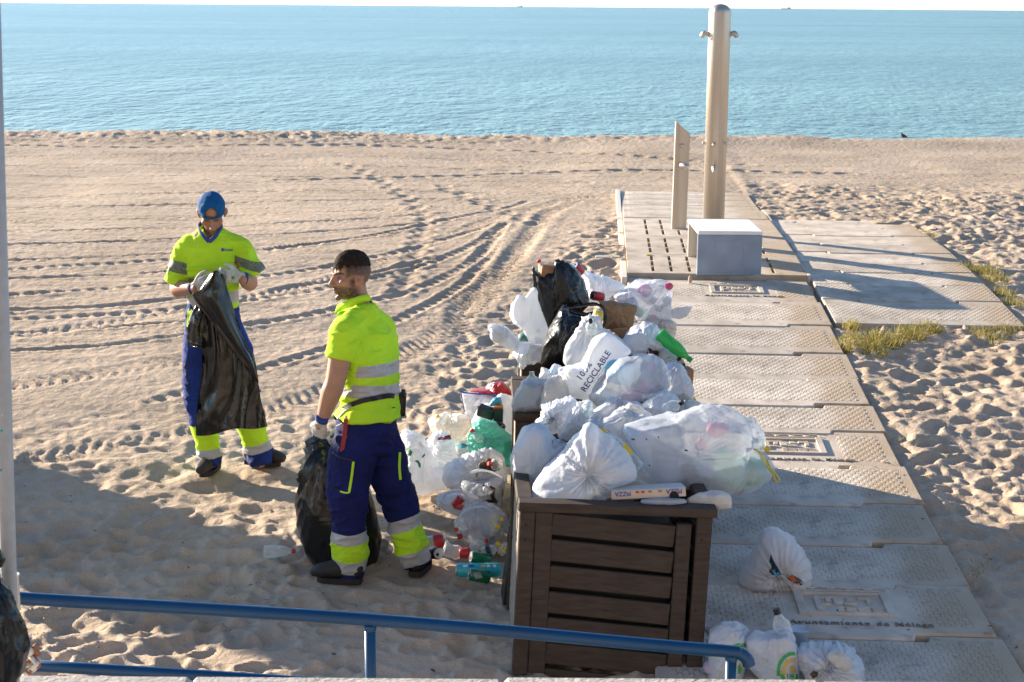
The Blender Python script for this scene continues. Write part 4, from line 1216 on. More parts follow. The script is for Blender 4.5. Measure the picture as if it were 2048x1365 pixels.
    glove('glove', J(642, 846, -.18), J(634, 885, -.10) - J(642, 846, -.18), f * .8 + s * .1, Vector((-.5, -.85, 0)), (.75, .8, .85, .9), body, thumb_out=.5)
    glove('glove', J(690, 850, .22), J(676, 890, .2) - J(690, 850, .22), f, Vector((.6, .8, 0)), (.9, .9, .9, .9), body)
    return body

def bvh_of(objs):
    vs, ps = [], []
    for o in objs:
        m = WORLD(o); k = len(vs)
        vs += [m @ v.co for v in o.data.vertices]; ps += [[i + k for i in p.vertices] for p in o.data.polygons]
    return BVHTree.FromPolygons(vs, ps)
EYEPT = Vector((0, 0, CAMZ))
def on_surface(bv, px, py, Y, lift=.003):
    v = ray(px, py).normalized()
    h = bv.ray_cast(EYEPT, v)
    return (h[0] - v * lift if h[0] else D(px, py, Y - .10)), (h[1] if h[0] else None)
def ribbon(name, pts, wpx, bv, m, parent, Y, lift=.004):
    """a flat strip sewn on a surface along photo points"""
    P = catmull(pts, 5)
    bm = bmesh.new(); rows = []
    for k in range(len(P)):
        t = P[min(k + 1, len(P) - 1)] - P[max(k - 1, 0)]; t = t / max(1e-6, np.hypot(*t)); n = np.array([-t[1], t[0]])
        rows.append([on_surface(bv, *(P[k] + n * e * wpx / 2), Y, lf)[0] for e, lf in ((-1, -.003), (-1, lift), (1, lift), (1, -.003))])
    V = [[bm.verts.new(p) for p in r] for r in rows]
    for a, b in zip(V, V[1:]):
        for j in range(3): bm.faces.new((a[j], a[j + 1], b[j + 1], b[j]))
    bmesh.ops.recalc_face_normals(bm, faces=bm.faces)
    return link(name, bm, m, parent, smooth=False)
WB = worker_back()

def worker_front():
    """the worker in the blue cap, head bowed over the bag he is opening"""
    Y = 10.40
    J = lambda px, py, dy=0.0: D(px, py, Y + dy)
    f = Vector((.10, -.995, 0)).normalized(); s = Vector((.995, .10, 0))
    g1, g2 = G(419, 945), G(528, 930)
    head = J(424, 428, -.06)
    hf = Vector((.13, -.80, -.58)).normalized(); hs = Vector((.985, .14, .03)); hs = (hs - hf * hs.dot(hf)).normalized(); hu = hs.cross(hf); hu = -hu if hu.z < 0 else hu
    shl, chest, waist, hips = J(421, 470), J(423, 530), J(426, 595), J(426, 645)
    hipL, kneeL, ankL = J(400, 650), J(397, 775, -.03), J(421, 915, -.02)            # on the left of the picture
    hipR, kneeR, ankR = J(453, 650), J(488, 780, -.02), J(521, 912, .06)
    sA, eA, wA = J(372, 497, .0), J(354, 577, -.02), J(387, 577, -.20)
    sB, eB, wB = J(478, 493, .0), J(500, 565, -.03), J(487, 560, -.22)
    bm = bmesh.new()
    head_parts(bm, head, hf, hu, hs, J(421, 474, .02))
    tube(bm, [hips, waist, chest, shl], [(.145, .10), (.14, .095), (.155, .10), (.12, .07)], ref=s, seg=20)
    for h_, kn, an in ((hipL, kneeL, ankL), (hipR, kneeR, ankR)):
        tube(bm, [hips.lerp(h_, .6), h_.lerp(kn, .3), kn, an, an - Vector((0, 0, .05))], [.08, .078, .054, .038, .038], seg=14)
    for sh, el, wr in ((sA, eA, wA), (sB, eB, wB)):
        tube(bm, [shl.lerp(sh, .5), sh, sh.lerp(el, .5), el, el.lerp(wr, .3), el.lerp(wr, .75), wr, wr + (wr - el).normalized() * .04], [.055, .058, .054, .048, .052, .040, .031, .027], seg=16)
    me = remesh(bm, .0046, 3)
    head_finish(me, head, hf, hu, hs, (.40, .205, .13), beard_amt=.33)
    body = link('person', me, SKIN, label='worker in a blue backwards cap bowing his head over a black sheet of bag', cat='person', smooth=True)
    # cap, worn backwards: the gap above the strap shows the forehead
    R = Matrix((hs, hf, hu)).transposed()
    bm = bmesh.new(); ball(bm, head + hf * -.012 + hu * .040, (.0835, .105, .098), R, 64, 44)
    kill = []
    for fc in bm.faces:
        c = fc.calc_center_median() - head; x, y, z = c.dot(hs), c.dot(hf), c.dot(hu)
        base = .024 + .16 * max(0, y) * .9
        if z < base: kill.append(fc); continue
        if y > 0 and z > base + .017 and (x / .042) ** 2 + ((z - base - .017) / .052) ** 2 < 1: kill.append(fc)
    bmesh.ops.delete(bm, geom=kill, context='FACES')
    for v in bm.verts:
        k_ = float(noise3(np.array([[*v.co]]) * 24, 3)[0]) + .5 * float(noise3(np.array([[*v.co]]) * 60, 4)[0]) - .75
        v.co += (v.co - head).normalized() * .0085 * k_ + hu * (.004 if (v.co - head).dot(hf) > .03 and (v.co - head).dot(hu) > .09 else 0)
    r = bmesh.ops.solidify(bm, geom=bm.faces[:], thickness=.003)
    ball(bm, head + hf * -.012 + hu * .139, (.006, .006, .004), R, 10, 6)
    capo = link('cap', bm, CAPB, body, smooth=True)
    bm = bmesh.new()
    rows = []
    for a in np.linspace(-1.15, 1.15, 15):
        e = head - hf * (.012 + .103 * math.cos(a)) + hs * .082 * math.sin(a) + hu * .026
        o = e - hf * (.060 * math.cos(a * 1.1)) - hu * .016
        rows.append([bm.verts.new(p) for p in (e, o, o - hu * .004, e - hu * .004)])
    for a, b in zip(rows, rows[1:]):
        for j in range(4): bm.faces.new((a[j], a[(j + 1) % 4], b[(j + 1) % 4], b[j]))
    bm.faces.new(rows[0]); bm.faces.new(list(reversed(rows[-1]))); bmesh.ops.recalc_face_normals(bm, faces=bm.faces)
    link('brim', bm, CAPB, capo, smooth=False)
    for q in (-1, 0, 1):                                                             # panel seams
        bm = bmesh.new()
        pts = []
        for a in np.linspace(.25, 1.5, 7):
            d_ = (hf * math.cos(a) * math.cos(q * .9 + .0) + hs * math.cos(a) * math.sin(q * .9))
            pts.append(head + hf * -.012 + hu * (.040 + .0985 * math.sin(a)) + hs * .0842 * math.cos(a) * math.sin(q * .95) + hf * .1055 * math.cos(a) * math.cos(q * .95))
        if q: tube(bm, pts, [.0024] * 7, seg=6, n=2); link('seam', bm, CAPB, capo, smooth=True)
        else: bm.free()
    # shirt with blue V neck
    bm = bmesh.new()
    tube(bm, [J(427, 612), J(427, 585), J(425, 545), chest, J(423, 490), J(422, 462)], [(.160, .115), (.160, .115), (.168, .12), (.176, .122), (.160, .105), (.080, .07)], ref=s, seg=28, n=5, cap=.2, sup=2.3)
    for sh, el in ((sA, eA), (sB, eB)):
        e2 = sh + (el - sh) * .86 + (Vector((-.02, 0, 0)) if sh is sA else Vector((.045, 0, .02)))
        tube(bm, [J(422, 468).lerp(sh, .5), sh + Vector((0, 0, .004)), sh.lerp(e2, .5), e2], [.058, .064, .070, .076], seg=20, n=5, cap=.06)
        tube(bm, [J(422, 458, .02).lerp(sh, .12), J(422, 464, .01).lerp(sh, .5), sh + Vector((0, 0, .006))], [.055, .058, .056], seg=16, n=4, cap=.2)
    me = remesh(bm, .0064, 5)
    folds(me, .028, (4.5, 4.5, 10), 61, [(J(390, 560, -.1), .12, .8), (sA.lerp(eA, .5), .1, .4), (sB.lerp(eB, .5), .1, .5), (J(460, 520), .12, .4)])
    dA, dB = (eA - sA).normalized(), (J(497, 540) - J(487, 486)).normalized()
    A1, A2 = (J(357, 520), dA), (J(353, 543), dA)
    nB = (Vector((-.28, 0, -1))).normalized()
    B1, B2 = (J(492, 514), nB), (J(496, 534), nB)
    T1 = (J(465, 580), Vector((-.12, 0, 1)).normalized()); T2 = (J(465, 603), Vector((-.12, 0, 1)).normalized()); T3 = (J(390, 553), Vector((.1, 0, 1)).normalized())
    pos = lambda c, p: (c - p[0]).dot(p[1]) > 0
    xl, xr = J(379, 520).x, J(472, 520).x
    def vneck(c):
        if c.y > Y - .02: return False
        a, b, v = J(391, 447, -.1), J(444, 449, -.1), J(418, 481, -.1)
        if c.z < v.z: return False
        tt = (c.z - v.z) / (a.z - v.z)
        return v.x + (a.x - v.x) * tt < c.x < v.x + (b.x - v.x) * tt
    def reg(c):
        if vneck(c): return 'delete'
        if c.x < xl and pos(c, A1) and not pos(c, A2): return 'a'
        if c.x > xr and c.z > J(495, 560).z and pos(c, B1) and not pos(c, B2): return 'b'
        if xl - .02 < c.x < xr + .06 and not pos(c, T1) and pos(c, T2): return 't'
        if xl < c.x < xl + .14 and c.y < Y and not pos(c, T3) and c.z > J(400, 566).z: return 'u'
        return None
    shirt = split_regions(me, [A1, A2, B1, B2, T1, T2, T3], reg, 't_shirt', YEL, {'a': ('sleeve_band', REFD), 'b': ('sleeve_band', REFD), 't': ('reflective_band', REFL), 'u': ('reflective_band', REFD)}, body)
    bv = bvh_of([shirt, body])
    BC = mat('blue collar rib', (.02, .055, .24), .8)
    bm = bmesh.new()
    nb = [J(*q) for q in ((418, 484, -.118), (408, 474, -.112), (400, 463, -.085), (397, 453, -.03), (403, 447, .04), (421, 443, .075), (438, 447, .04), (444, 453, -.03), (438, 463, -.085), (430, 474, -.112), (418, 484, -.118))]
    tube(bm, nb, [(.013, .006)] * len(nb), ref=(0, 0, 1), seg=10, n=5, cap=.3)
    link('neck_band', bm, BC, shirt, smooth=True)
    LOGO = mat('blue chest print', (.02, .09, .33), .7)
    bm = bmesh.new()
    for x0, x1, y0, y1 in ((442.5, 447.5, 497, 503),):
        bm.faces.new([bm.verts.new(on_surface(bv, *p, Y)[0]) for p in ((x0, y1), (x1, y1), (x1, y0), (x0, y0))])
    lg = link('chest_badge', bm, LOGO, shirt)
    decal_text('lettering', 'limasa', 8, (456, 500), 0, bv, LOGO, lg)
    # trousers
    bm = bmesh.new()
    tube(bm, [J(427, 605), J(427, 640), J(426, 680)], [(.158, .112), (.176, .125), (.170, .12)], ref=s, seg=26, n=5, cap=.2, sup=2.2)
    tube(bm, [J(405, 645), J(399, 690), J(396, 740, -.02), J(398, 790, -.03), J(408, 850, -.03), J(416, 890, -.03), J(421, 926, -.03)],
         [.100, .104, .096, .088, .082, .074, .066], ref=s, seg=22, n=5, cap=.1)
    tube(bm, [J(450, 645), J(466, 690), J(480, 740, -.01), J(489, 790, .0), J(502, 850, .03), J(511, 885, .05), J(522, 924, .06)],
         [.100, .108, .102, .094, .090, .086, .078], ref=s, seg=22, n=5, cap=.1)
    me = remesh(bm, .0064, 5)
    folds(me, .032, (4.5, 4.5, 10), 81, [(kneeL, .14, .7), (kneeR, .14, .7), (ankL, .12, .9), (ankR, .12, .9)])
    tl, trt = Vector((.10, 0, -1)).normalized(), Vector((.22, 0, -1)).normalized()
    Lp = [(J(412, 845), tl), (J(416, 894), tl), (J(418, 911), tl)]
    Rp = [(J(500, 838), trt), (J(512, 889), trt), (J(515, 906), trt)]
    xm = J(455, 870).x
    def regt(c):
        q, B = ('L', Lp) if c.x < xm else ('R', Rp)
        if c.z > J(450, 830).z: return None
        if pos(c, B[0]) and not pos(c, B[1]): return 'y' + q
        if pos(c, B[1]) and not pos(c, B[2]): return 'g' + q
        return None
    mats = {}
    for q in 'LR': mats.update({'y' + q: ('yellow_panel', YEL), 'g' + q: ('reflective_band', REFL)})
    tr = split_regions(me, Lp + Rp, regt, 'trousers', BLUE, mats, body)
    bv = bvh_of([tr])
    ribbon('side_panel', [(380, 618), (378, 632), (377, 655)], 8, bv, YEL, tr, Y)
    ribbon('pocket_edge', [(369, 724), (376, 730), (383, 728)], 2, bv, BLACKC, tr, Y)
    ribbon('pocket_edge', [(369, 726), (373, 760), (380, 782)], 2, bv, BLACKC, tr, Y)
    shoe('shoe', (g1.x + .01, g1.y + .02), (-.22, -1), body, (SHOE, SOLE), ground=gz(g1.y) + .008, length=.28)
    shoe('shoe', (g2.x - .04, g2.y), (1, -.25), body, (SHOE, SOLE), ground=gz(g2.y) + .008)
    glove('glove', J(390, 575, -.21), J(432, 556, -.30) - J(390, 575, -.21), Vector((.1, -.2, 1)), Vector((-.3, -1, .2)), (.35, .4, .4, .45), body)
    glove('glove', J(482, 556, -.24), J(446, 552, -.30) - J(482, 556, -.24), Vector((-.1, -.2, 1)), Vector((.2, -1, .2)), (.55, .6, .65, .7), body, print_=True)
    return body
# ------------------------------------------------------------------ flat print laid on a curved surface
def decal_text(name, body, size_px, at, angle, bv, m, parent, bold=True, shear=0.0, flip=False, spacing=1.0, lift=.006):
    """text printed on whatever the surface is; size and place measured on the photo"""
    me = text_mesh(body, size_px, 0, bold, shear=shear, spacing=spacing)
    ca, sa = math.cos(angle), math.sin(angle)
    bm = bmesh.new(); bm.from_mesh(me); bpy.data.meshes.remove(me)
    bmesh.ops.triangulate(bm, faces=bm.faces[:])
    last = None
    for v in bm.verts:
        x, y = v.co.x, v.co.y
        if flip: x, y = -x, -y
        p = (at[0] + x * ca + y * sa, at[1] + x * sa - y * ca)
        hit, nrm = on_surface(bv, *p, 9.0, lift)
        v.co = hit
    return link(name, bm, m, parent)
def decal_poly(name, pts, bv, m, parent, lift=.003, step=6):
    """a printed shape: the outline (photo points) filled with small faces that follow the surface"""
    bm = bmesh.new()
    vs = [bm.verts.new((p[0], p[1], 0)) for p in pts]; bm.faces.new(vs)
    xs = [p[0] for p in pts]; ys = [p[1] for p in pts]
    for x in np.arange(min(xs) + step, max(xs), step): bmesh.ops.bisect_plane(bm, geom=bm.verts[:] + bm.edges[:] + bm.faces[:], plane_co=(x, 0, 0), plane_no=(1, 0, 0))
    for y in np.arange(min(ys) + step, max(ys), step): bmesh.ops.bisect_plane(bm, geom=bm.verts[:] + bm.edges[:] + bm.faces[:], plane_co=(0, y, 0), plane_no=(0, 1, 0))
    for v in bm.verts: v.co = on_surface(bv, v.co.x, v.co.y, 9.0, lift)[0]
    return link(name, bm, m, parent, smooth=True)
WF = worker_front()

# ------------------------------------------------------------------ plastics
def film(name, col, rough, trans, alpha, dist=.006):
    """thin plastic film: creased by sharp fine ridges, part of the light passes through"""
    m = mat(name, col, rough, trans=trans, alpha=alpha, spec=.45, bump=(22, .003, 4))
    n, l = m.node_tree.nodes, m.node_tree.links
    tc = n.new('ShaderNodeTexCoord')
    prev = None
    for sc, ds, vec in ((13, dist, (1, 1, .55)), (30, dist * .3, (1, 1, .7)), (34, .0022, (1, .7, .10)), (30, .0018, (.12, .5, 1))):
        mp = n.new('ShaderNodeMapping'); mp.inputs['Scale'].default_value = vec; l.new(tc.outputs['Object'], mp.inputs[0])
        w = n.new('ShaderNodeTexNoise'); w.inputs['Scale'].default_value = sc * .5; l.new(mp.outputs[0], w.inputs['Vector'])
        ad = n.new('ShaderNodeVectorMath'); ad.operation = 'MULTIPLY_ADD'; ad.inputs[1].default_value = (.16, .16, .16); l.new(w.outputs['Color'], ad.inputs[0]); l.new(mp.outputs[0], ad.inputs[2])
        t = n.new('ShaderNodeTexNoise'); t.noise_type = 'RIDGED_MULTIFRACTAL'; t.inputs['Scale'].default_value = sc; t.inputs['Detail'].default_value = 2.5
        t.inputs['Roughness'].default_value = .5
        l.new(ad.outputs[0], t.inputs['Vector'])
        bp = n.new('ShaderNodeBump'); bp.inputs['Distance'].default_value = ds; bp.inputs['Strength'].default_value = .9; l.new(t.outputs[0], bp.inputs['Height'])
        if prev: l.new(prev, bp.inputs['Normal'])
        prev = bp.outputs[0]
    for nd in n:
        if nd.type in ('BSDF_PRINCIPLED', 'BSDF_TRANSLUCENT'): l.new(prev, nd.inputs['Normal'])
    return m
WBAG = film('white bag film', (.78, .81, .86), .32, .32, .10, .0028)
SHEER = film('sheer bag film', (.75, .80, .87), .30, .26, .46, .003)
CREAM = film('off white bag film', (.80, .77, .72), .34, .34, .16, .0028)
BBAG = film('black bag film', (.009, .009, .010), .27, 0, 0, .003)
BSHEET = mat('thin black bag film', (.012, .011, .010), .26, spec=.55, bump=(12, .004, 3), alpha=.06)
TEAL = mat('teal bag film', (.16, .58, .48), .4, trans=.42, alpha=.10, bump=(28, .004, 5))
LILAC = mat('white film with blue rim', (.70, .72, .78), .35, trans=.35, alpha=.2, bump=(24, .004, 4))
REDBAG = mat('red film', (.42, .02, .03), .3, trans=.25, bump=(30, .006, 4))
CARD = mat('brown cardboard', (.36, .20, .11), .85, var=(12, .12))
KRAFT = mat('brown paper', (.40, .235, .12), .85, var=(9, .12), bump=(40, .004, 5), trans=.15)
PAPERW = mat('white paper', (.72, .70, .67), .8, bump=(30, .003, 4), trans=.2)
PIZ = mat('pale pizza box card', (.66, .50, .38), .75, var=(14, .06))
PET = clear_mat('clear bottle plastic')
PETG = clear_mat('green bottle plastic', (.05, .62, .12), .55, .2)
GLASSB = clear_mat('dull clear glass', (.78, .85, .82), .3)
C_RED, C_YEL, C_BLK = mat('red cap', (.55, .02, .025), .4), mat('yellow cap', (.75, .48, .03), .4), mat('black cap', (.015, .015, .016), .35)
C_WHT, C_GRN, C_BLU = mat('white cap', (.75, .75, .74), .4), mat('green label', (.02, .30, .12), .45), mat('blue label', (.02, .10, .40), .45)
ALU = mat('aluminium', (.65, .65, .66), .28, .9)
LABR, LABY, LABG = mat('red label', (.50, .022, .025), .4), mat('yellow label', (.78, .55, .03), .45), mat('dark green can', (.010, .16, .075), .3, .3)
TEALC = mat('turquoise can', (.03, .42, .47), .35, .1)
PINKL = mat('pink contents', (.75, .25, .33), .6)
INK = mat('blue bag print', (.04, .07, .24), .6)
GREENB = mat('green bag print', (.05, .36, .10), .6)
GOLDB = mat('gold bag print', (.62, .42, .10), .6)
DRAW = mat('yellow drawstring', (.72, .68, .14), .45, trans=.3)
MUD = mat('dark wet scraps', (.07, .045, .03), .8, var=(30, .5), bump=(50, .01, 5))
CMATS = {}
def cmat(c):
    if c not in CMATS: CMATS[c] = mat('bag contents', c, .6)
    return CMATS[c]

def star_outline(c, pts, n):
    """distance from c to the outline (photo points) at n even angles, corners eased a little"""
    P = np.array(pts, dtype=float); c = np.array(c)
    r = np.zeros(n)
    Q = np.vstack([P, P[:1]])
    for k in range(n):
        a = 2 * math.pi * k / n; d = np.array([math.cos(a), math.sin(a)])
        best = 0
        for p, q in zip(Q[:-1], Q[1:]):
            e = q - p; den = d[0] * e[1] - d[1] * e[0]
            if abs(den) < 1e-9: continue
            w = p - c
            t = (w[0] * e[1] - w[1] * e[0]) / den; u = (w[0] * d[1] - w[1] * d[0]) / den
            if t > 0 and -1e-6 <= u <= 1 + 1e-6: best = max(best, t)
        r[k] = best
    z = r <= 0
    if z.any(): r[z] = np.interp(np.nonzero(z)[0], np.nonzero(~z)[0], r[~z])
    r2 = .25 * np.roll(r, 1) + .5 * r + .25 * np.roll(r, -1)
    return r2
BAGS = {}
def bag(key, label, pts, y, m, thick=(.16, .16), centre=None, pinch=None, facet=.030, pleat=.012, seed=None, group=None, cat='bag', name='plastic_bag', contents=(), NA=120, NR=34, parent=None, sag=0.0, flat=2.2, drop=None):
    """a filled bag: its outline as seen, its own depth and distance, creased as film is; contents: (px, py, radius px, colour) lumps inside"""
    seed = seed if seed is not None else (sum(map(ord, key)) * 7) % 997
    P = np.array(pts, dtype=float)
    if centre is None:
        x, yv = P[:, 0], P[:, 1]; x2, y2 = np.roll(x, -1), np.roll(yv, -1)
        A = (x * y2 - x2 * yv); centre = (((x + x2) * A).sum() / (3 * A.sum()), ((yv + y2) * A).sum() / (3 * A.sum()))
    c = np.array(centre)
    R = star_outline(c, pts, NA)
    ang = 2 * np.pi * np.arange(NA) / NA
    rings, offs, rr = [], [], []
    ks = np.linspace(0, 1, NR + 1)
    ph = np.concatenate([ks * np.pi / 2, np.pi / 2 + ks[1:] * np.pi / 2])
    for a in ph[1:-1]:
        rad, dep = abs(math.sin(a)) ** .86, math.cos(a)
        dep = math.copysign(abs(dep) ** (2 / flat * 1.0), dep)
        rings.append(c[None, :] + rad * R[:, None] * np.stack([np.cos(ang), np.sin(ang)], 1))
        offs.append(-dep * (thick[0] if dep > 0 else thick[1])); rr.append(rad)
    pix = np.concatenate([c[None, :], np.concatenate(rings), c[None, :]])
    off = np.concatenate([[-thick[0]], np.repeat(offs, NA), [thick[1]]])
    rad = np.concatenate([[0], np.repeat(rr, NA), [0]])
    V = np.array([[*ray(px, py)] for px, py in pix]); V = V * (y / V[:, 1])[:, None]
    co = np.array([0, 0, CAMZ]) + V
    ax = np.array(ray(*c)); ax = ax / np.linalg.norm(ax); ax = ax * np.array([1, 1, .35]); ax /= np.linalg.norm(ax)
    co = co + ax[None, :] * off[:, None]
    nr = len(rings)
    F = grid_faces(nr, NA, True) + 1
    T = []
    me = np_mesh('bag', co, F, True)
    bm = bmesh.new(); bm.from_mesh(me); bpy.data.meshes.remove(me)
    bm.verts.ensure_lookup_table()
    for j in range(NA):
        bm.faces.new((bm.verts[0], bm.verts[1 + (j + 1) % NA], bm.verts[1 + j]))
        b0 = 1 + (nr - 1) * NA
        bm.faces.new((bm.verts[b0 + j], bm.verts[b0 + (j + 1) % NA], bm.verts[len(co) - 1]))
    bmesh.ops.recalc_face_normals(bm, faces=bm.faces)
    me = bpy.data.meshes.new(name); bm.to_mesh(me); bm.free()
    no = norms_np(me)
    size = math.sqrt(R.mean() / ppm(y) / .16)
    q = co + .05 * np.stack([noise3(co * 6, seed + k) - .5 for k in range(3)], 1)
    # taut film between the things inside: flat panes that meet in sharp lines
    rg = np.random.default_rng(seed)
    u = np.stack([np.concatenate([[0], np.tile(np.cos(ang), nr), [0]]) * rad, np.concatenate([[0], np.tile(np.sin(ang), nr), [0]]) * rad, off / np.where(off < 0, thick[0], thick[1])], 1)
    u /= np.linalg.norm(u, axis=1)[:, None] + 1e-9
    N = rg.normal(size=(26, 3)); N /= np.linalg.norm(N, axis=1)[:, None]
    hgt = rg.uniform(.70, 1.0, 26)
    dots = u @ N.T
    with np.errstate(divide='ignore'):
        reach = np.where(dots > .05, hgt[None, :] / np.maximum(dots, .05), 9)
    reach.sort(axis=1)
    pol = np.clip(reach[:, 0] + .02 * np.minimum(reach[:, 1] - reach[:, 0], .1), .5, 1.25)
    kf = min(1.0, facet / .024)
    shift = (pol - .85) * kf
    tv = co - np.array(D(*c, y))[None, :]
    edge = 1 - rad ** 8 * .85
    co = co + tv * (shift * edge)[:, None]
    set_verts(me, co); no = norms_np(me)
    d = facet * size * .42 * (ridge3(q * 4.5 / size, seed + 20) - .5)
    cr = ridge3(q * np.array([15, 15, 11]) / size, seed + 21) ** 4 - .2
    cr2 = ridge3(q * np.array([31, 31, 24]) / size + 3, seed + 22) ** 3 - .25
    msk = .35 + 1.1 * noise3(co * 5, seed + 23)
    d = d + size * msk * (.0070 * cr + .0030 * cr2) * min(1, kf + .2)
    pin = pinch if pinch is not None else (c[0], P[:, 1].min())
    dp = pix - np.array(pin)[None, :]
    ang2 = np.arctan2(dp[:, 1], dp[:, 0]); dist = np.hypot(dp[:, 0], dp[:, 1])
    lam = R.mean() * 1.1
    rad3 = np.stack([np.cos(ang2) * 5.5, np.sin(ang2) * 5.5, dist / lam * .5 + off * 0], 1)
    pl = ridge3(rad3 + seed, seed + 30) ** 3 - .25 + .6 * (ridge3(rad3 * 2.3 + seed, seed + 31) ** 3 - .25)
    d = d + pleat * size * pl * 1.6 * np.exp(-dist / lam) * np.clip(dist / (lam * .12), 0, 1)
    if pinch is not None:                                 # gathered in towards the knot
        d = d - .030 * size * np.exp(-(dist / (lam * .22)) ** 2) * (off < 0)
    co2 = co + no * (d * (1 - .2 * rad ** 6))[:, None]
    if sag: co2[:, 2] -= sag * (1 - rad) * 0
    set_verts(me, co2)
    o = link(name, me, m, parent, label, cat, group, smooth=True)
    for lx, ly, lr, colr in contents:
        b = bmesh.new(); cc = D(lx, ly, y) - Vector(ax) * thick[0] * .22
        k = lr / ppm(y)
        ball(b, cc, (k, min(k, thick[0] * .5), k * .8), None, 16, 10)
        for v in b.verts: v.co += (v.co - cc) * .9 * (float(noise3(np.array([[*v.co]]) * 14, seed)[0]) - .5) * 2
        link('contents', b, cmat(colr), o, smooth=True)
    BAGS[key] = o
    return o
def strip(name, pts, w, m, parent, y, dys=None, thick=.003, label=None, cat=None, group=None):
    """a band of film through photo points, turned to face us; dys: depth offsets"""
    dys = dys or [0] * len(pts)
    P = catmull([tuple(D(p[0], p[1], y + d)) for p, d in zip(pts, dys)], 6)
    bm = bmesh.new(); rows = []
    wk = w if isinstance(w, (list, tuple)) else [w] * len(pts)
    W = np.interp(np.linspace(0, 1, len(P)), np.linspace(0, 1, len(wk)), wk)
    for k in range(len(P)):
        t = Vector(P[min(k + 1, len(P) - 1)] - P[max(k - 1, 0)]).normalized()
        n = t.cross(-FW).normalized(); h = t.cross(n).normalized() * thick
        c = Vector(P[k]); ww = W[k] * .62 * (1 + .12 * math.sin(k * .8))
        e1, e2 = .003 * math.sin(k * .9), .003 * math.cos(k * .7)
        rows.append([bm.verts.new(p) for p in (c - n * ww / 2 + h * e1 / thick, c + h * 1.4, c + n * ww / 2 + h * e2 / thick, c - h * .2)])
    for a, b in zip(rows, rows[1:]):
        for j in range(4): bm.faces.new((a[j], a[(j + 1) % 4], b[(j + 1) % 4], b[j]))
    bm.faces.new(rows[0]); bm.faces.new(list(reversed(rows[-1]))); bmesh.ops.recalc_face_normals(bm, faces=bm.faces)
    return link(name, bm, m, parent, label, cat, group, smooth=True)
def bottle(label, a, b, y, rpx, m=PET, cap=C_RED, band=None, dy=0.0, group=None, glass=False, text=None, name='plastic_bottle', dent=.0025, liquid=None):
    """from the base (photo point a) to the cap (b); dy: how much farther the cap lies"""
    A, B = D(a[0], a[1], y), D(b[0], b[1], y + dy)
    L = (B - A).length; r = rpx / ppm(y)
    prof = [(r * .55, .006), (r * .85, 0), (r, L * .03), (r * .97, L * .12), (r, L * .16), (r * .96, L * .24), (r, L * .30), (r * .93, L * .42), (r, L * .54), (r * .98, L * .62), (r * .80, L * .74), (r * .52, L * .85), (r * .34, L * .92), (r * .33, L * .985)]
    if glass: prof = [(r * .7, 0), (r, L * .03), (r, L * .55), (r * .8, L * .65), (r * .42, L * .78), (r * .36, L * .96), (r * .42, L * .965), (r * .42, L * 1.0), (r * .28, L)]
    bm = lathe_bm(prof, 24, axis=(A, B))
    rnd = random.Random(int(a[0] * 3 + a[1]))
    for v in bm.verts:
        n = float(noise3(np.array([[*v.co]]) * 28, 3)[0]) - .5
        v.co += (v.co - (A + (B - A) * ((v.co - A).dot(B - A) / L ** 2))) * n * dent * 120
    o = link(name, bm, m, None, label, 'bottle', group, smooth=True)
    t = (B - A) / L
    if cap and not glass:
        rc = r * .40
        bm = lathe_bm([(rc, 0), (rc, r * .55), (rc * .85, r * .62)], 16, axis=(A + t * L * .955, B + t * r)); link('cap', bm, cap, o, smooth=False)
    if band:
        bm = lathe_bm([(r * 1.02, 0), (r * 1.035, L * .13), (r * 1.02, L * .26)], 24, axis=(A + t * L * .30, B), closed=False); lb = link('label', bm, band, o, smooth=True)
        if text: decal_text('lettering', text[0], text[1], text[2], text[3], bvh_of([lb]), C_WHT, o, shear=.25, lift=.002) if False else None
    return o
def can(label, a, b, y, rpx, m, dy=0.0, group=None, lid_first=False, name='drink_can', plastic=False):
    """a: base, b: lid"""
    A, B = D(a[0], a[1], y), D(b[0], b[1], y + dy); L = (B - A).length; r = rpx / ppm(y); t = (B - A) / L
    bm = lathe_bm([(r * .72, 0), (r * .8, L * .01), (r, L * .07), (r, L * .5), (r * .99, L * .55), (r, L * .60), (r, L * .90), (r * .84, L * .975)], 24, axis=(A, B))
    o = link(name, bm, m, None, label, 'can', group, smooth=True)
    bm = lathe_bm([(r * .84, 0), (r * .87, L * .02), (r * .87, L * .03), (r * .76, L * .03), (r * .74, L * .012), (0, L * .012)], 24, axis=(A + t * L * .972, B + t)); ld = link('lid', bm, ALU, o, smooth=False)
    c = A + t * (L * .99); u = t.orthogonal().normalized()
    bm = bmesh.new(); tube(bm, [c, c + u * r * .45], [(r * .22, r * .05)] * 2, ref=t.cross(u), seg=10, n=2); link('ring_pull', bm, DARK, ld, smooth=True)
    return o
def c3(*p): return [(960 + x / 3.791, 500 + y / 3.791) for x, y in p]
def c4(*p): return [(980 + x / 3.531, 780 + y / 3.531) for x, y in p]
def c5(*p): return [(780 + x / 3.103, 740 + y / 3.103) for x, y in p]
def c7(*p): return [(1400 + x / 3.956, 1020 + y / 3.956) for x, y in p]
GP, GH, GR = 'rubbish bags heaped on the wooden bins', 'rubbish bags on the sand beside the bins', 'rubbish bags on the walkway'
GC = 'empty drink containers on the sand'

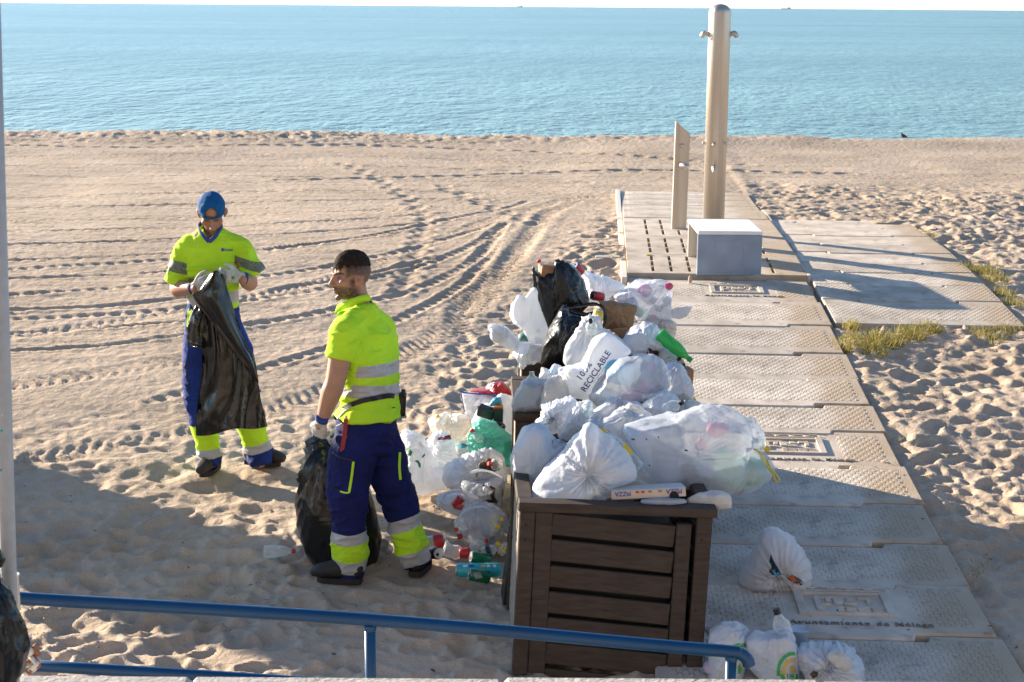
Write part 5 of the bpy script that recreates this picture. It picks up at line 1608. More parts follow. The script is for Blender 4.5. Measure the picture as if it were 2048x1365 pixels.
# --- heap over the farthest bin
bag('b1', 'large black bag with a bottle and cardboard sticking out, top of the heap', c3((405,132),(445,215),(500,178),(600,140),(565,85),(640,95),(720,150),(770,220),(810,320),(832,420),(720,520),(510,590),(455,480),(430,360),(410,240)), 10.25, BBAG, (.17, .2), centre=c3((610,350))[0], pinch=c3((580,60))[0], facet=.013, pleat=.014, group=GP)
strip('handle', c3((570,85),(600,85),(650,110),(690,150)), .018, BBAG, BAGS['b1'], 10.1)
strip('handle', c3((405,130),(412,200),(425,300),(445,380)), [.02, .028, .028, .02], BBAG, BAGS['b1'], 10.09)
bm = box_bm(-.062, .062, -.05, .05, -.07, .045, .002)
o = link('cardboard_box', bm, CARD, None, 'brown cardboard sticking out of the large black bag', 'box'); o.location = D(*c3((525,178))[0], 10.2); o.rotation_euler = (.1, .12, .2)
link('flap', box_bm(-.060, .060, -.052, -.048, .045, .062, .0005), CARD, o).matrix_world = Matrix(); o.children[0].matrix_parent_inverse = Matrix(); o.children[0].matrix_basis = Matrix()
bottle('clear bottle with a red cap poking out of the large black bag', c3((520,230))[0], c3((450,88))[0], 10.2, 9.5, band=None)
bag('b2', 'upright black bag with a looped handle below the large one', c3((632,425),(700,490),(800,500),(760,560),(725,640),(692,720),(655,800),(640,890),(520,925),(465,850),(480,720),(510,620),(570,520)), 9.7, BBAG, (.15, .17), centre=c3((605,690))[0], pinch=c3((700,440))[0], facet=.016, pleat=.014, group=GP)
strip('handle', c3((636,428),(690,438),(760,428),(850,412),(915,425),(945,470),(947,540),(925,600)), [.03,.02,.03,.035,.03,.03,.035,.02], BBAG, BAGS['b2'], 9.55)
strip('rim', c3((690,460),(740,480),(800,490),(860,480)), [.05, .05, .04, .03], BBAG, BAGS['b2'], 9.66)
o = can('yellow and white carton tin inside the handle of the black bag', c3((870,590))[0], c3((908,455))[0], 9.62, 11, LABY)
bag('b4', 'crumpled white bag standing behind the black bags on the sea side', c3((300,355),(350,360),(420,262),(440,400),(470,480),(515,600),(500,700),(440,740),(370,700),(330,600),(255,560),(225,500),(250,420)), 10.1, WBAG, (.13, .15), centre=c3((370,520))[0], group=GP, contents=[(*c3((345,655))[0], 12, (.05, .16, .15)), (*c3((322,560))[0], 6, (.6, .1, .1))])
bag('b5', 'long white bag stretched over a bottle that juts out towards the sand', c3((60,575),(110,558),(190,580),(255,640),(300,690),(290,760),(220,755),(150,710),(75,630)), 9.95, WBAG, (.07, .07), facet=.016, pleat=.01, pinch=c3((62,600))[0], group=GP, contents=[(*c3((150,640))[0], 14, (.75, .75, .76))])
bag('b5b', 'sagging white bag hanging in a point over the bin corner', c3((280,700),(380,715),(480,725),(470,830),(400,860),(322,850),(318,900),(312,930),(305,850),(260,790)), 9.9, WBAG, (.09, .1), centre=c3((370,780))[0], pleat=.02, pinch=c3((312,900))[0], group=GP)
bag('b6', 'white bag with a red and silver can at the very back of the heap', c3((770,150),(830,190),(960,212),(1040,250),(1090,290),(1010,330),(960,390),(830,400),(805,330),(775,230)), 10.6, WBAG, (.14, .16), centre=c3((915,300))[0], group=GP)
can('red and silver can on the back bag of the heap', c3((770,175))[0], c3((715,118))[0], 10.5, 9, LABR, dy=-.04)
can('dark red can lying in the folds behind the paper bag', c3((930,360))[0], c3((850,345))[0], 10.35, 9, LABR, dy=-.05)
bag('b7', 'big sheer bag with pink packets at the back of the heap', c3((1000,350),(1090,300),(1200,262),(1330,228),(1430,240),(1462,310),(1450,420),(1445,540),(1300,548),(1180,535),(1150,440),(1060,400)), 10.35, SHEER, (.17, .18), centre=c3((1290,400))[0], pinch=c3((1440,240))[0], group=GP, contents=[(*c3((1230,310))[0], 16, (.80, .30, .45)), (*c3((1430,270))[0], 6, (.75, .1, .2)), (*c3((1240,470))[0], 14, (.35, .62, .50)), (*c3((1310,510))[0], 8, (.75, .2, .2)), (*c3((1370,400))[0], 20, (.74, .72, .74))])
bag('b8', 'flat white bag under the sheer bag with pink packets', c3((1180,550),(1300,548),(1440,545),(1482,560),(1478,668),(1390,670),(1260,600)), 10.2, CREAM, (.12, .14), group=GP, pleat=.02)
bag('b8b', 'thin clear scrap of film flapping over the walkway', c3((1452,455),(1520,440),(1612,430),(1570,500),(1520,520),(1455,515)), 10.2, SHEER, (.012, .012), facet=.02, group=GP, NR=12)
# brown paper bag
bag('paper', 'torn brown paper bag standing in the heap', c3((885,378),(930,398),(1000,390),(1060,412),(1120,415),(1190,432),(1170,520),(1150,605),(1050,610),(940,595),(942,500),(935,440)), 10.0, KRAFT, (.08, .09), facet=.016, pleat=.006, flat=3.4, group=None, cat='paper bag', name='paper_bag')
bag('cup', 'crushed clear plastic bowl behind the brown paper bag', c3((1100,400),(1125,370),(1165,365),(1192,400),(1185,435),(1130,430)), 10.12, SHEER, (.05, .05), group=None, cat='bowl', name='plastic_bowl', NR=12, NA=48)
bag('flap', 'bent brown cardboard flap below the paper bag', c3((985,608),(1050,595),(1110,588),(1162,640),(1130,670),(1098,688),(1040,640)), 9.8, CARD, (.012, .012), facet=.012, pleat=0, flat=5, group=None, cat='cardboard', name='cardboard_flap', NR=10)
bag('b9', 'white bag with an open mouth beside the green bottle', c3((1150,592),(1240,570),(1330,580),(1400,680),(1500,740),(1440,785),(1350,800),(1250,795),(1120,770),(1085,690)), 9.6, WBAG, (.15, .16), centre=c3((1270,690))[0], pinch=c3((1330,770))[0], group=GP)
can('dark cola can in the mouth of the white bag by the green bottle', c3((1340,770))[0], c3((1265,778))[0], 9.47, 10, mat('black and red can', (.05, .012, .014), .3, .3), dy=-.03)
bottle('bright green soft drink bottle lying on the heap edge over the walkway', c3((1360,640))[0], c3((1590,830))[0], 9.42, 13.5, PETG, mat('green cap', (.03, .35, .08), .4), dy=-.08)
o = link('white_carton', box_bm(-.055, .055, -.04, .04, -.03, .03, .003), PAPERW, None, 'white carton wedged under the green bottle', 'carton'); o.location = D(*c3((1440,815))[0], 9.45); o.rotation_euler = (.5, .35, .5)
bottle('clear bottle with a black cap in front of the green bottle', c3((1390,880))[0], c3((1505,830))[0], 9.4, 10, cap=C_BLK, dy=-.05)
bag('b3', 'white bag knotted round a black bottle cap in front of the black bags', c3((775,545),(810,508),(900,520),(930,600),(1010,640),(1100,700),(1160,775),(1000,770),(900,810),(800,885),(680,912),(640,840),(660,760),(700,680),(735,610)), 9.5, WBAG, (.17, .17), centre=c3((850,710))[0], pinch=c3((830,530))[0], pleat=.022, group=GP)
bottle('bottle neck with a black cap poking out of the knotted white bag', c3((850,620))[0], c3((838,545))[0], 9.36, 11, cap=C_BLK, dy=-.05)
# --- heap over the middle bin
bag('b12', 'white bag sagging over the walkway edge with bottles inside', c3((1400,880),(1440,862),(1525,862),(1585,980),(1622,1080),(1610,1132),(1500,1125),(1400,1085),(1400,1000)), 9.1, WBAG, (.14, .15), group=GP, contents=[(*c3((1450,1080))[0], 8, (.05, .06, .12))])
o = link('cardboard_box', box_bm(-.03, .03, -.04, .04, -.05, .045, .002), CARD, None, 'small cardboard corner at the walkway edge of the heap', 'box'); o.location = D(*c3((1562,955))[0], 9.25); o.rotation_euler = (.1, 0, .3)
bag('b10', 'white bag printed with large blue recycling words', c3((585,900),(685,895),(765,868),(815,775),(858,675),(960,630),(1060,690),(1165,785),(1010,870),(900,965),(845,1055),(835,1140),(680,1115),(635,1010)), 9.02, WBAG, (.10, .15), centre=c3((830,940))[0], facet=.016, pleat=.008, pinch=c3((600,910))[0], group=GP)
bag('b11', 'big sheer bag with blue film and pink packets in the middle of the heap', c3((860,1050),(960,930),(1080,830),(1200,785),(1320,800),(1400,880),(1440,980),(1420,1062),(1260,1135),(1130,1205),(1050,1215),(960,1295),(850,1265),(835,1150)), 8.95, SHEER, (.2, .2), centre=c3((1120,1020))[0], pinch=c3((1395,1085))[0], group=GP, contents=[(*c3((1080,920))[0], 24, (.22, .55, .75)), (*c3((1180,890))[0], 14, (.25, .58, .78)), (*c3((1280,880))[0], 13, (.80, .35, .48)), (*c3((1160,1120))[0], 24, (.80, .42, .52)), (*c3((1260,1040))[0], 14, (.8, .3, .4)), (*c3((950,1120))[0], 26, (.70, .74, .72))])
bag('b15', 'small clear bag with a blue strip at the foot of the black bag', c3((470,892),(520,935),(565,870),(620,895),(602,962),(525,982),(452,968)), 9.35, SHEER, (.06, .07), group=GP, NR=14, contents=[(*c3((555,920))[0], 9, (.12, .42, .75))])
bag('b13', 'greyish clear bag full of packaging on the bin corner', c3((328,1005),(380,985),(490,985),(495,1080),(470,1160),(450,1222),(340,1226),(250,1222),(238,1170),(268,1090)), 8.98, SHEER, (.11, .12), facet=.02, group=GP, contents=[(*c3((340,1130))[0], 17, (.34, .36, .33)), (*c3((420,1170))[0], 14, (.42, .40, .38)), (*c3((380,1060))[0], 12, (.38, .48, .38)), (*c3((455,1040))[0], 9, (.7, .35, .4))])
bottle('clear glass bottle behind the greyish bag of packaging', c3((395,1040))[0], c3((392,925))[0], 9.1, 12.5, GLASSB, None, glass=True, name='glass_bottle')
bag('b14', 'creamy white square bag next to the greyish bag', c3((500,1000),(590,962),(650,1020),(692,1132),(600,1160),(480,1195),(452,1190),(470,1100)), 8.9, CREAM, (.12, .13), facet=.02, flat=3.0, group=GP)
bag('b14b', 'narrow white folded bag lying under the creamy square bag', c3((465,1165),(600,1130),(700,1130),(690,1200),(560,1225),(470,1200)), 8.8, WBAG, (.07, .08), group=GP, NR=14)
# --- between the middle and the nearest bin
bag('b16a', 'white bag tied with ears in the hollow between the bins', c4((330,235),(385,190),(372,140),(470,92),(592,75),(645,120),(560,210),(500,300),(430,300)), 8.4, WBAG, (.13, .14), centre=c4((470,190))[0], pinch=c4((440,195))[0], pleat=.026, group=GP)
bag('b16b', 'white bag with a pale green stripe between the bins', c4((480,315),(560,170),(640,90),(715,85),(722,190),(665,250),(560,352),(500,352)), 8.3, SHEER, (.12, .13), centre=c4((610,215))[0], pinch=c4((640,95))[0], pleat=.02, group=GP, contents=[(*c4((685,150))[0], 12, (.35, .62, .50))])
bag('b16c', 'bluish white crumpled bag behind the pointed bag', c4((640,290),(680,225),(722,188),(830,232),(870,300),(820,370),(720,360)), 8.2, WBAG, (.10, .1), group=GP)
bag('b17', 'white bag over a clear bottle with a black cap', c4((1000,182),(1060,110),(1150,50),(1240,12),(1320,60),(1352,112),(1300,185),(1200,200),(1100,178)), 8.7, WBAG, (.14, .15), centre=c4((1190,120))[0], pinch=c4((1400,20))[0], group=GP)
bottle('clear bottle with a square black cap on the white bag', c4((1240,140))[0], c4((1345,92))[0], 8.5, 13, cap=C_BLK, dy=-.05)
bag('b18', 'small cream bag with a yellow cap at the walkway edge', c4((1290,185),(1370,92),(1450,80),(1502,112),(1482,135),(1400,165),(1340,195)), 8.65, CREAM, (.10, .1), pinch=c4((1380,95))[0], pleat=.02, group=GP, NR=16)
bottle('bottle with a yellow cap at the top of the small cream bag', c4((1410,120))[0], c4((1440,72))[0], 8.6, 8, cap=C_YEL)
bag('b19', 'long cream bag folded over the bags between the bins', c4((788,295),(880,180),(985,108),(1060,130),(1150,190),(1090,205),(960,235),(915,265),(862,340)), 8.25, CREAM, (.10, .12), centre=c4((950,200))[0], group=GP)
# --- heap on the nearest bin
bag('b20', 'large smooth white bag leaning over the sand side of the nearest bin', c4((145,500),(180,400),(260,290),(340,242),(405,290),(480,360),(545,362),(500,440),(420,560),(360,640),(352,722),(240,692),(190,692),(150,590)), 7.95, WBAG, (.13, .16), centre=c4((320,500))[0], facet=.022, pleat=.01, pinch=c4((340,245))[0], group=GP)
bag('b21', 'pointed white bag standing at the front of the nearest bin', c4((340,640),(430,540),(560,380),(650,290),(702,228),(780,280),(880,370),(970,450),(1012,540),(1032,628),(900,675),(850,722),(782,798),(600,792),(370,772)), 7.62, WBAG, (.17, .18), centre=c4((690,570))[0], facet=.024, pleat=.016, pinch=c4((700,560))[0], group=GP)
bag('b22', 'huge sheer bag with a yellow drawstring on the nearest bin', c4((920,262),(1040,222),(1200,197),(1330,190),(1430,142),(1540,115),(1640,120),(1760,180),(1860,232),(1912,310),(1922,380),(1885,425),(1962,520),(1992,590),(1950,642),(1850,700),(1740,738),(1560,702),(1400,692),(1300,682),(1120,692),(1065,600),(1045,450),(1000,370)), 7.95, SHEER, (.23, .24), centre=c4((1480,440))[0], facet=.022, pleat=.016, pinch=c4((1890,420))[0], NA=128, NR=34, group=GP, contents=[(*c4((1590,310))[0], 22, (.82, .30, .38)), (*c4((1490,360))[0], 20, (.80, .40, .42)), (*c4((1740,540))[0], 34, (.34, .66, .44)), (*c4((1860,580))[0], 24, (.40, .68, .48)), (*c4((1620,640))[0], 22, (.50, .50, .44)), (*c4((1740,690))[0], 12, (.42, .24, .22))])
for k, pp in enumerate(([(1862,418),(1925,455),(1965,530),(2022,600),(2046,640),(2012,642),(1990,570),(1950,490)], [(1900,440),(1940,520),(2000,600),(2020,640)])):
    strip('drawstring', c4(*pp), .013, DRAW, BAGS['b22'], 7.80)
bottle('clear bottle with a yellow cap beside the yellow drawstring', c4((1800,330))[0], c4((1950,415))[0], 7.95, 15, cap=C_YEL, dy=-.05)
bottle('juice bottle with a green and yellow wrapper between the white bags', c4((1045,565))[0], c4((798,292))[0], 7.72, 17, PET, C_YEL, band=LABY, dy=.06)
bag('b23', 'white bag squeezed in behind the juice bottle and the huge sheer bag', [(1205,842),(1245,826),(1290,835),(1310,870),(1300,930),(1275,965),(1235,950),(1215,890)], 8.12, WBAG, (.10, .12), pleat=.02, group=GP)
bag('b24', 'low white bag lying under the pointed bag at the bin rim', [(1200,930),(1250,925),(1300,950),(1310,985),(1260,1000),(1190,1000),(1150,985)], 7.86, CREAM, (.10, .10), group=GP, NR=18)
bag('b25', 'white bag filling the gap beside the cream bag over the middle bin', [(1185,822),(1225,800),(1275,806),(1300,836),(1262,862),(1205,866)], 8.55, WBAG, (.11, .12), pleat=.02, group=GP, NR=18)
# pizza box
p0, p1 = D(*c4((858,748))[0], 7.42), D(*c4((1383,722))[0], 7.42)
pz = empty('pizza_box', p0.lerp(p1, .5), 'flat pale pizza box on the front edge of the nearest bin', 'box')
u = (p1 - p0).normalized(); wv = Vector((0, 0, 1)).cross(u).normalized(); wv = (wv - Vector((0, 0, .20))).normalized(); nv = u.cross(wv)
Mx = Matrix((u, wv, nv)).transposed().to_4x4(); Mx.translation = p0.lerp(p1, .5) + wv * .12
Lh = (p1 - p0).length / 2
for nm, b, mm in (('tray', box_bm(-Lh, Lh, -.12, .12, -.020, .019, .002), PIZ), ('lid', box_bm(-Lh - .002, Lh + .002, -.118, .122, .0195, .0225, .001), PAPERW)):
    bmesh.ops.transform(b, matrix=Mx, verts=b.verts); link(nm, b, mm, pz)
PB = bvh_of(list(pz.children))
for px in (938, 1300): decal_text('lettering', 'PIZZA', 44 / 3.531, c4((px, 735 - (px - 938) * .05))[0], math.atan2(-25, 520) , PB, C_BLU, pz, flip=True, spacing=.95, lift=.002)
for px, cc in ((1040, LABR), (1080, LABR), (1130, CARD), (1200, CARD)):
    q = c4((px, 728 - (px - 938) * .045))[0]; decal_poly('print', [(q[0] + 4.5 * math.cos(a), q[1] + 2.2 * math.sin(a)) for a in np.linspace(0, 5.6, 8)], PB, cc, pz, .002)
bm = lathe_bm([(.001, 0), (.022, 0), (.022, .003), (.001, .003)], 16); q = D(*c4((1300,748))[0], 7.418)
bmesh.ops.transform(bm, matrix=Matrix.Translation(q) @ Matrix.Rotation(math.pi / 2, 4, 'X'), verts=bm.verts); link('thumb_hole', bm, DARK, pz)
bag('lidboard', 'open white box lid standing behind the pizza box', c4((885,705),(1000,640),(1060,632),(1140,690),(1380,690),(1375,712),(1000,720),(880,725)), 7.72, PAPERW, (.01, .01), centre=c4((1050,690))[0], facet=.006, pleat=0, cat='box lid', name='box_lid', NR=10)
bag('crump', 'crumpled white paper hanging over the bin corner', c4((1395,770),(1480,735),(1560,715),(1640,722),(1692,742),(1690,822),(1600,842),(1480,815),(1400,805)), 7.48, PAPERW, (.05, .06), facet=.02, pleat=.006, cat='paper', name='crumpled_paper', NR=14)
bag('crump2', 'flattened clear food tray on the bin rim under the pizza box', c4((1060,775),(1200,765),(1380,770),(1400,800),(1250,812),(1070,808)), 7.4, SHEER, (.03, .03), facet=.01, pleat=0, cat='food tray', name='food_tray', NR=10)
# print on the recycling bag
BV = bvh_of([BAGS['b10']])
_a = -math.atan2(252, 165)
def along(o, d): return (o[0] + d * math.cos(_a), o[1] + d * math.sin(_a))
decal_text('lettering', '100%', 17, c3((792,922))[0], _a + .06, BV, INK, BAGS['b10'], spacing=1.15, lift=.016)
decal_text('lettering', 'RECICLABLE', 17.0, c3((880,922))[0], _a, BV, INK, BAGS['b10'], spacing=1.02, lift=.012)
for k in range(4): decal_text('lettering', 'bolsa de plastico reciclable', 3.6, c3((905 + k * 14, 945 + k * 12))[0], _a + .05, BV, INK, BAGS['b10'], bold=False)
BV = bvh_of([BAGS['b20']])
strip_pts = [(c4((490,370))[0][0] + 14 * math.cos(a), c4((490,370))[0][1] + 7 * math.sin(a)) for a in np.linspace(2.6, 6.4, 9)]
ribbon('print_line', strip_pts, .9, BV, INK, BAGS['b20'], 7.95)
decal_text('lettering', 'HI TU', 11, c4((490,405))[0], .08, BV, mat('faint print', (.50, .52, .58), .6), BAGS['b20'], bold=False)
for q in ((1010,350),(1385,428),(1190,335),(1125,535),(1105,350)):
    p = c4(q)[0]; decal_poly('black_speck', [(p[0] + (4 if q[0] in (1385, 1010) else 1.6) * math.cos(a), p[1] + 2 * math.sin(a + .5)) for a in np.linspace(0, 5.4, 7)], bvh_of([BAGS['b22']]), C_BLK, BAGS['b22'])

# --- heap on the sand to the left of the bins
bag('l1', 'white zipped bag with a blue rim and red bags on top', c5((437,140),(560,150),(690,160),(705,230),(720,300),(560,320),(500,320),(462,262)), 10.75, LILAC, (.12, .14), facet=.014, pleat=.01, flat=3.2, group=GH, contents=[(*c5((520,240))[0], 10, (.06, .12, .4)), (*c5((600,230))[0], 16, (.6, .62, .66))])
strip('rim', c5((437,138),(500,146),(580,152),(690,160)), .016, INK, BAGS['l1'], 10.6)
strip('side_rim', c5((440,140),(450,200),(462,262)), .012, INK, BAGS['l1'], 10.63)
bag('l1r', 'shiny red bag stuffed into the white zipped bag', c5((482,132),(540,128),(610,122),(650,85),(700,78),(740,110),(768,155),(740,172),(610,165),(490,152)), 10.8, REDBAG, (.09, .1), centre=c5((660,135))[0], facet=.03, group=GH)
bag('l1w', 'small white paper bundle beside the shiny red bag', c5((590,120),(605,92),(660,82),(680,95),(640,120)), 10.86, WBAG, (.06, .06), NR=12, NA=40, group=GH)
bag('l2', 'white bag with a black tray opening by the bin corner', c5((505,335),(545,260),(600,225),(650,222),(680,165),(765,172),(768,410),(700,395),(640,345),(560,330)), 10.4, WBAG, (.12, .14), centre=c5((660,290))[0], group=GH)
o = link('black_tray', box_bm(-.055, .055, -.03, .03, -.035, .035, .006), C_BLK, None, 'black food tray showing in the opening of a white bag', 'tray'); o.location = D(*c5((598,262))[0], 10.27); o.rotation_euler = (.2, .25, -.3)
link('rim', box_bm(-.058, .058, -.034, -.028, .030, .038, .002), C_BLK, o).matrix_parent_inverse = Matrix(); 
o = link('green_carton', box_bm(-.03, .03, -.03, .03, -.06, .06, .003), mat('dark green card', (.012, .05, .04), .5), None, 'dark green carton between white bags by the bin', 'carton'); o.location = D(*c5((672,285))[0], 10.26)
link('orange_stripe', box_bm(-.0305, .0305, -.0305, .0305, .055, .066, .001), mat('orange card', (.6, .16, .04), .5), o).matrix_parent_inverse = Matrix()
bag('bluecard', 'folded blue packet above the dark green carton', c5((610,222),(650,175),(685,170),(695,215),(640,222)), 10.3, cmat((.05, .33, .5)), (.03, .03), NR=10, NA=40, cat='packet', name='blue_packet')
can('dark can with a silver lid by the bin corner', c5((640,330))[0], c5((700,362))[0], 10.2, 9, mat('dark can', (.03, .02, .02), .35, .3), dy=-.06)
bag('l4', 'cloudy off white bag with a yellow cap behind the heap on the sand', c5((233,320),(270,288),(330,280),(440,275),(495,300),(505,350),(470,400),(400,425),(300,425),(255,375)), 10.75, CREAM, (.14, .15), group=GH, contents=[(*c5((420,350))[0], 14, (.75, .75, .72))])
bottle('bottle with a yellow cap in the cloudy off white bag', c5((330,330))[0], c5((300,292))[0], 10.66, 9, cap=C_YEL)
bag('l3', 'teal bag with a red capped bottle in its mouth', c5((490,400),(520,350),(555,312),(640,340),(700,375),(762,412),(766,592),(690,592),(640,545),(560,535),(500,520),(488,450)), 10.05, TEAL, (.15, .15), centre=c5((625,450))[0], pinch=c5((560,400))[0], facet=.02, pleat=.016, group=GH, contents=[(*c5((660,450))[0], 12, (.08, .10, .10)), (*c5((600,450))[0], 12, (.6, .4, .4))])
strip('rim', c5((490,400),(560,392),(625,400),(632,450),(580,500),(510,500),(488,450),(492,402)), .014, TEAL, BAGS['l3'], 9.88)
bottle('red capped bottle in the mouth of the teal bag', c5((580,440))[0], c5((515,385))[0], 9.95, 12, cap=C_RED)
bag('l5', 'white bag with a red printed label in the heap on the sand', c5((228,480),(270,400),(330,382),(402,430),(412,530),(400,640),(300,650),(220,600),(200,520)), 10.3, WBAG, (.15, .15), group=GH, pinch=c5((250,470))[0], pleat=.018)
decal_poly('red_label', c5((288,425),(375,402),(380,432),(300,436)), bvh_of([BAGS['l5']]), LABR, BAGS['l5'], .004)
bm = lathe_bm([(.0, 0), (.036, .0), (.044, .035), (.046, .09), (.049, .092), (.049, .098), (.043, .098), (.04, .02)], 24, axis=(D(*c5((450,505))[0], 10.05), D(*c5((452,445))[0], 9.98)))
o = link('plastic_tub', bm, PET, None, 'round clear plastic tub between the label bag and the teal bag', 'tub', smooth=True)
bm = lathe_bm([(.0, 0), (.035, .0), (.038, .025)], 20, axis=(D(*c5((450,502))[0], 10.05), D(*c5((452,445))[0], 9.98))); link('blue_base', bm, cmat((.08, .35, .5)), o, smooth=True)
bag('l6', 'big white bag with green print behind the bearded worker', c5((55,450),(88,372),(150,388),(212,420),(235,490),(300,600),(385,640),(345,735),(200,757),(130,747),(70,650)), 9.95, WBAG, (.17, .18), centre=c5((190,580))[0], pinch=c5((215,440))[0], pleat=.018, group=GH)
BV = bvh_of([BAGS['l6']])
for pp in (((105,500),(125,492),(140,510),(130,535),(112,530)), ((70,560),(85,555),(118,630),(100,632)), ((95,570),(105,565),(125,610),(118,622)), ((60,610),(75,600),(85,670),(68,680)), ((150,565),(175,560),(192,585),(190,610),(178,605),(172,580)), ((195,540),(215,518),(220,530),(205,548))):
    decal_poly('green_print', c5(*pp), BV, GREENB, BAGS['l6'], .004)
bag('l7', 'white bag gaping open with a red capped bottle', c5((325,680),(360,605),(400,562),(480,522),(600,502),(690,535),(712,650),(700,730),(620,715),(560,770),(440,750),(365,730)), 9.75, WBAG, (.15, .16), centre=c5((530,640))[0], pinch=c5((560,620))[0], pleat=.024, group=GH, contents=[(*c5((410,680))[0], 14, (.35, .27, .20))])
bottle('red capped bottle in the gaping white bag', c5((680,590))[0], c5((625,584))[0], 9.58, 12, cap=C_RED, band=None, dy=-.03)
bag('l7c', 'dark brown bottle bundle inside the gaping white bag', c5((545,590),(600,555),(670,570),(680,615),(620,640),(570,625)), 9.61, MUD, (.03, .03), NR=10, NA=48, cat='bundle', name='scrap_bundle')
bag('l7b', 'clear bag of dry leaves and brown scraps against the bin', c5((430,690),(560,700),(640,680),(702,680),(692,850),(640,850),(600,835),(560,790),(470,770)), 9.55, SHEER, (.12, .14), centre=c5((600,750))[0], group=GH, contents=[(*c5((640,770))[0], 16, (.14, .09, .05)), (*c5((500,740))[0], 12, (.40, .36, .28)), (*c5((600,820))[0], 12, (.2, .14, .09)), (*c5((570,730))[0], 14, (.32, .28, .22))])
rnd = random.Random(2)
for k in range(7):
    bm = bmesh.new(); c = D(*c5((615 + rnd.uniform(-25, 45), 765 + rnd.uniform(-45, 60)))[0], 9.42); a = rnd.uniform(0, 6); s_ = rnd.uniform(.02, .04)
    V_ = [bm.verts.new(c + Vector((s_ * x * math.cos(a) - s_ * z * math.sin(a) * .6, rnd.uniform(-.01, .01), s_ * x * math.sin(a) + s_ * z * math.cos(a) * .6))) for x, z in ((-1, 0), (-.4, .5), (.3, .45), (1, 0), (.3, -.45), (-.4, -.5))]
    bm.faces.new(V_); bmesh.ops.solidify(bm, geom=bm.faces[:], thickness=.002); link('dry_leaf', bm, MUD, BAGS['l7b'])
strip('handle', c5((432,740),(440,690),(480,650),(560,625),(640,640),(695,670)), [.02, .03, .035, .03, .025, .02], WBAG, BAGS['l7b'], 9.43)
bag('l8', 'small open white bag holding red cans', c5((285,800),(330,775),(370,762),(430,745),(550,790),(490,850),(425,905),(350,872),(312,842)), 9.4, WBAG, (.10, .11), pinch=c5((290,800))[0], pleat=.018, group=GH)
for k, (a, b, mm) in enumerate((((400,850),(445,790), LABR), ((455,850),(400,835), mat('white and red can', (.6, .12, .12), .35, .2)))):
    can(('red can standing in the small open white bag', 'pale red can lying in the small open white bag')[k], c5(a)[0], c5(b)[0], 9.27, 9, mm)
strip('handle', c5((315,830),(350,770),(430,755),(480,790),(440,850)), [.014, .02, .02, .02, .014], WBAG, BAGS['l8'], 9.25)
bag('l9', 'sheer bag stuffed with bottles beside the nearest bin', c5((400,955),(440,880),(530,826),(620,832),(712,890),(735,965),(655,1075),(600,1100),(482,1082),(430,1012)), 9.12, SHEER, (.14, .15), centre=c5((570,960))[0], pinch=c5((560,850))[0], pleat=.016, group=GH, contents=[(*c5((560,965))[0], 18, (.05, .09, .36)), (*c5((650,935))[0], 14, (.78, .60, .08)), (*c5((655,1010))[0], 10, (.75, .62, .10)), (*c5((470,1000))[0], 14, (.7, .7, .72))])
bottle('upright white capped bottle inside the sheer bag of bottles', c5((565,1000))[0], c5((548,930))[0], 9.0, 11, cap=C_WHT, band=C_BLU)
bottle('yellow capped bottle at the top of the sheer bag of bottles', c5((650,985))[0], c5((694,934))[0], 8.98, 11, cap=C_YEL, band=LABY)
bottle('red capped bottle poking out of the sheer bag towards the worker', c5((470,960))[0], c5((418,986))[0], 8.98, 11, cap=C_RED)
bm = lathe_bm([(.02, 0), (.030, .09), (.032, .09), (.031, .085), (.019, .004)], 20, axis=(D(*c5((625,1050))[0], 9.0), D(*c5((585,985))[0], 8.96)))
link('plastic_cup', bm, SHEER, None, 'clear plastic cup lying on the sheer bag of bottles', 'cup', smooth=True)
strip('handle', c5((408,980),(430,910),(500,860),(580,850),(640,880)), [.016, .024, .026, .024, .016], WBAG, BAGS['l9'], 8.95)

# --- loose bottles and cans on the sand
def lie(px, py): return G(px, py).y
o = bottle('large cola bottle with a red label lying behind the heel', c5((205,1082))[0], c5((428,1035))[0], 9.02, 14.5, PET, C_RED, band=LABR, dy=.03, group=GC)
decal_text('lettering', 'Coca-Cola', 8, c5((345,1045))[0], 1.25, bvh_of([x for x in o.children if x.name.startswith('label')]), C_WHT, o, shear=.3, lift=.002)
can('dark cola can with its silver lid facing us', c5((258,1135))[0], c5((302,1140))[0], 8.80, 12.5, mat('dark cola can', (.035, .02, .022), .3, .4), dy=-.07, group=GC)
bottle('crushed clear bottle with a small red label', c5((335,1110))[0], c5((475,1150))[0], 8.78, 14, PET, None, band=None, dy=-.02, group=GC, dent=.005)
can('crushed red can beside the crushed clear bottle', c5((430,1140))[0], c5((500,1135))[0], 8.76, 11, LABR, group=GC)
bottle('small clear bottle with a red cap above the green can', c5((505,1115))[0], c5((592,1066))[0], 8.9, 11, PET, C_RED, dy=.03, group=GC)
bottle('clear bottle with a lying yellow cap at the foot of the bin', c5((720,1125))[0], c5((678,1090))[0], 8.85, 14, PET, C_YEL, band=LABY, group=GC)
bottle('dark bottle with a white and black label by the green can', c5((575,1140))[0], c5((668,1105))[0], 8.82, 12, PET, None, band=C_BLK, group=GC)
can('upper green can with a white stripe', c5((620,1178))[0], c5((500,1160))[0], 8.68, 12, LABG, dy=-.03, group=GC)
o = can('long turquoise tube can lying on the sand', c5((690,1243))[0], c5((410,1243))[0], 8.56, 14.5, TEALC, group=GC)
BV = bvh_of([o])
for a, b, mm in ((450, 480, C_WHT), (490, 520, C_BLU), (565, 590, C_YEL), (600, 618, C_WHT), (640, 655, C_WHT)): decal_poly('print', c5((a, 1212), (b, 1208), (b + 4, 1222), (a + 4, 1226)), BV, mm, o, .002)
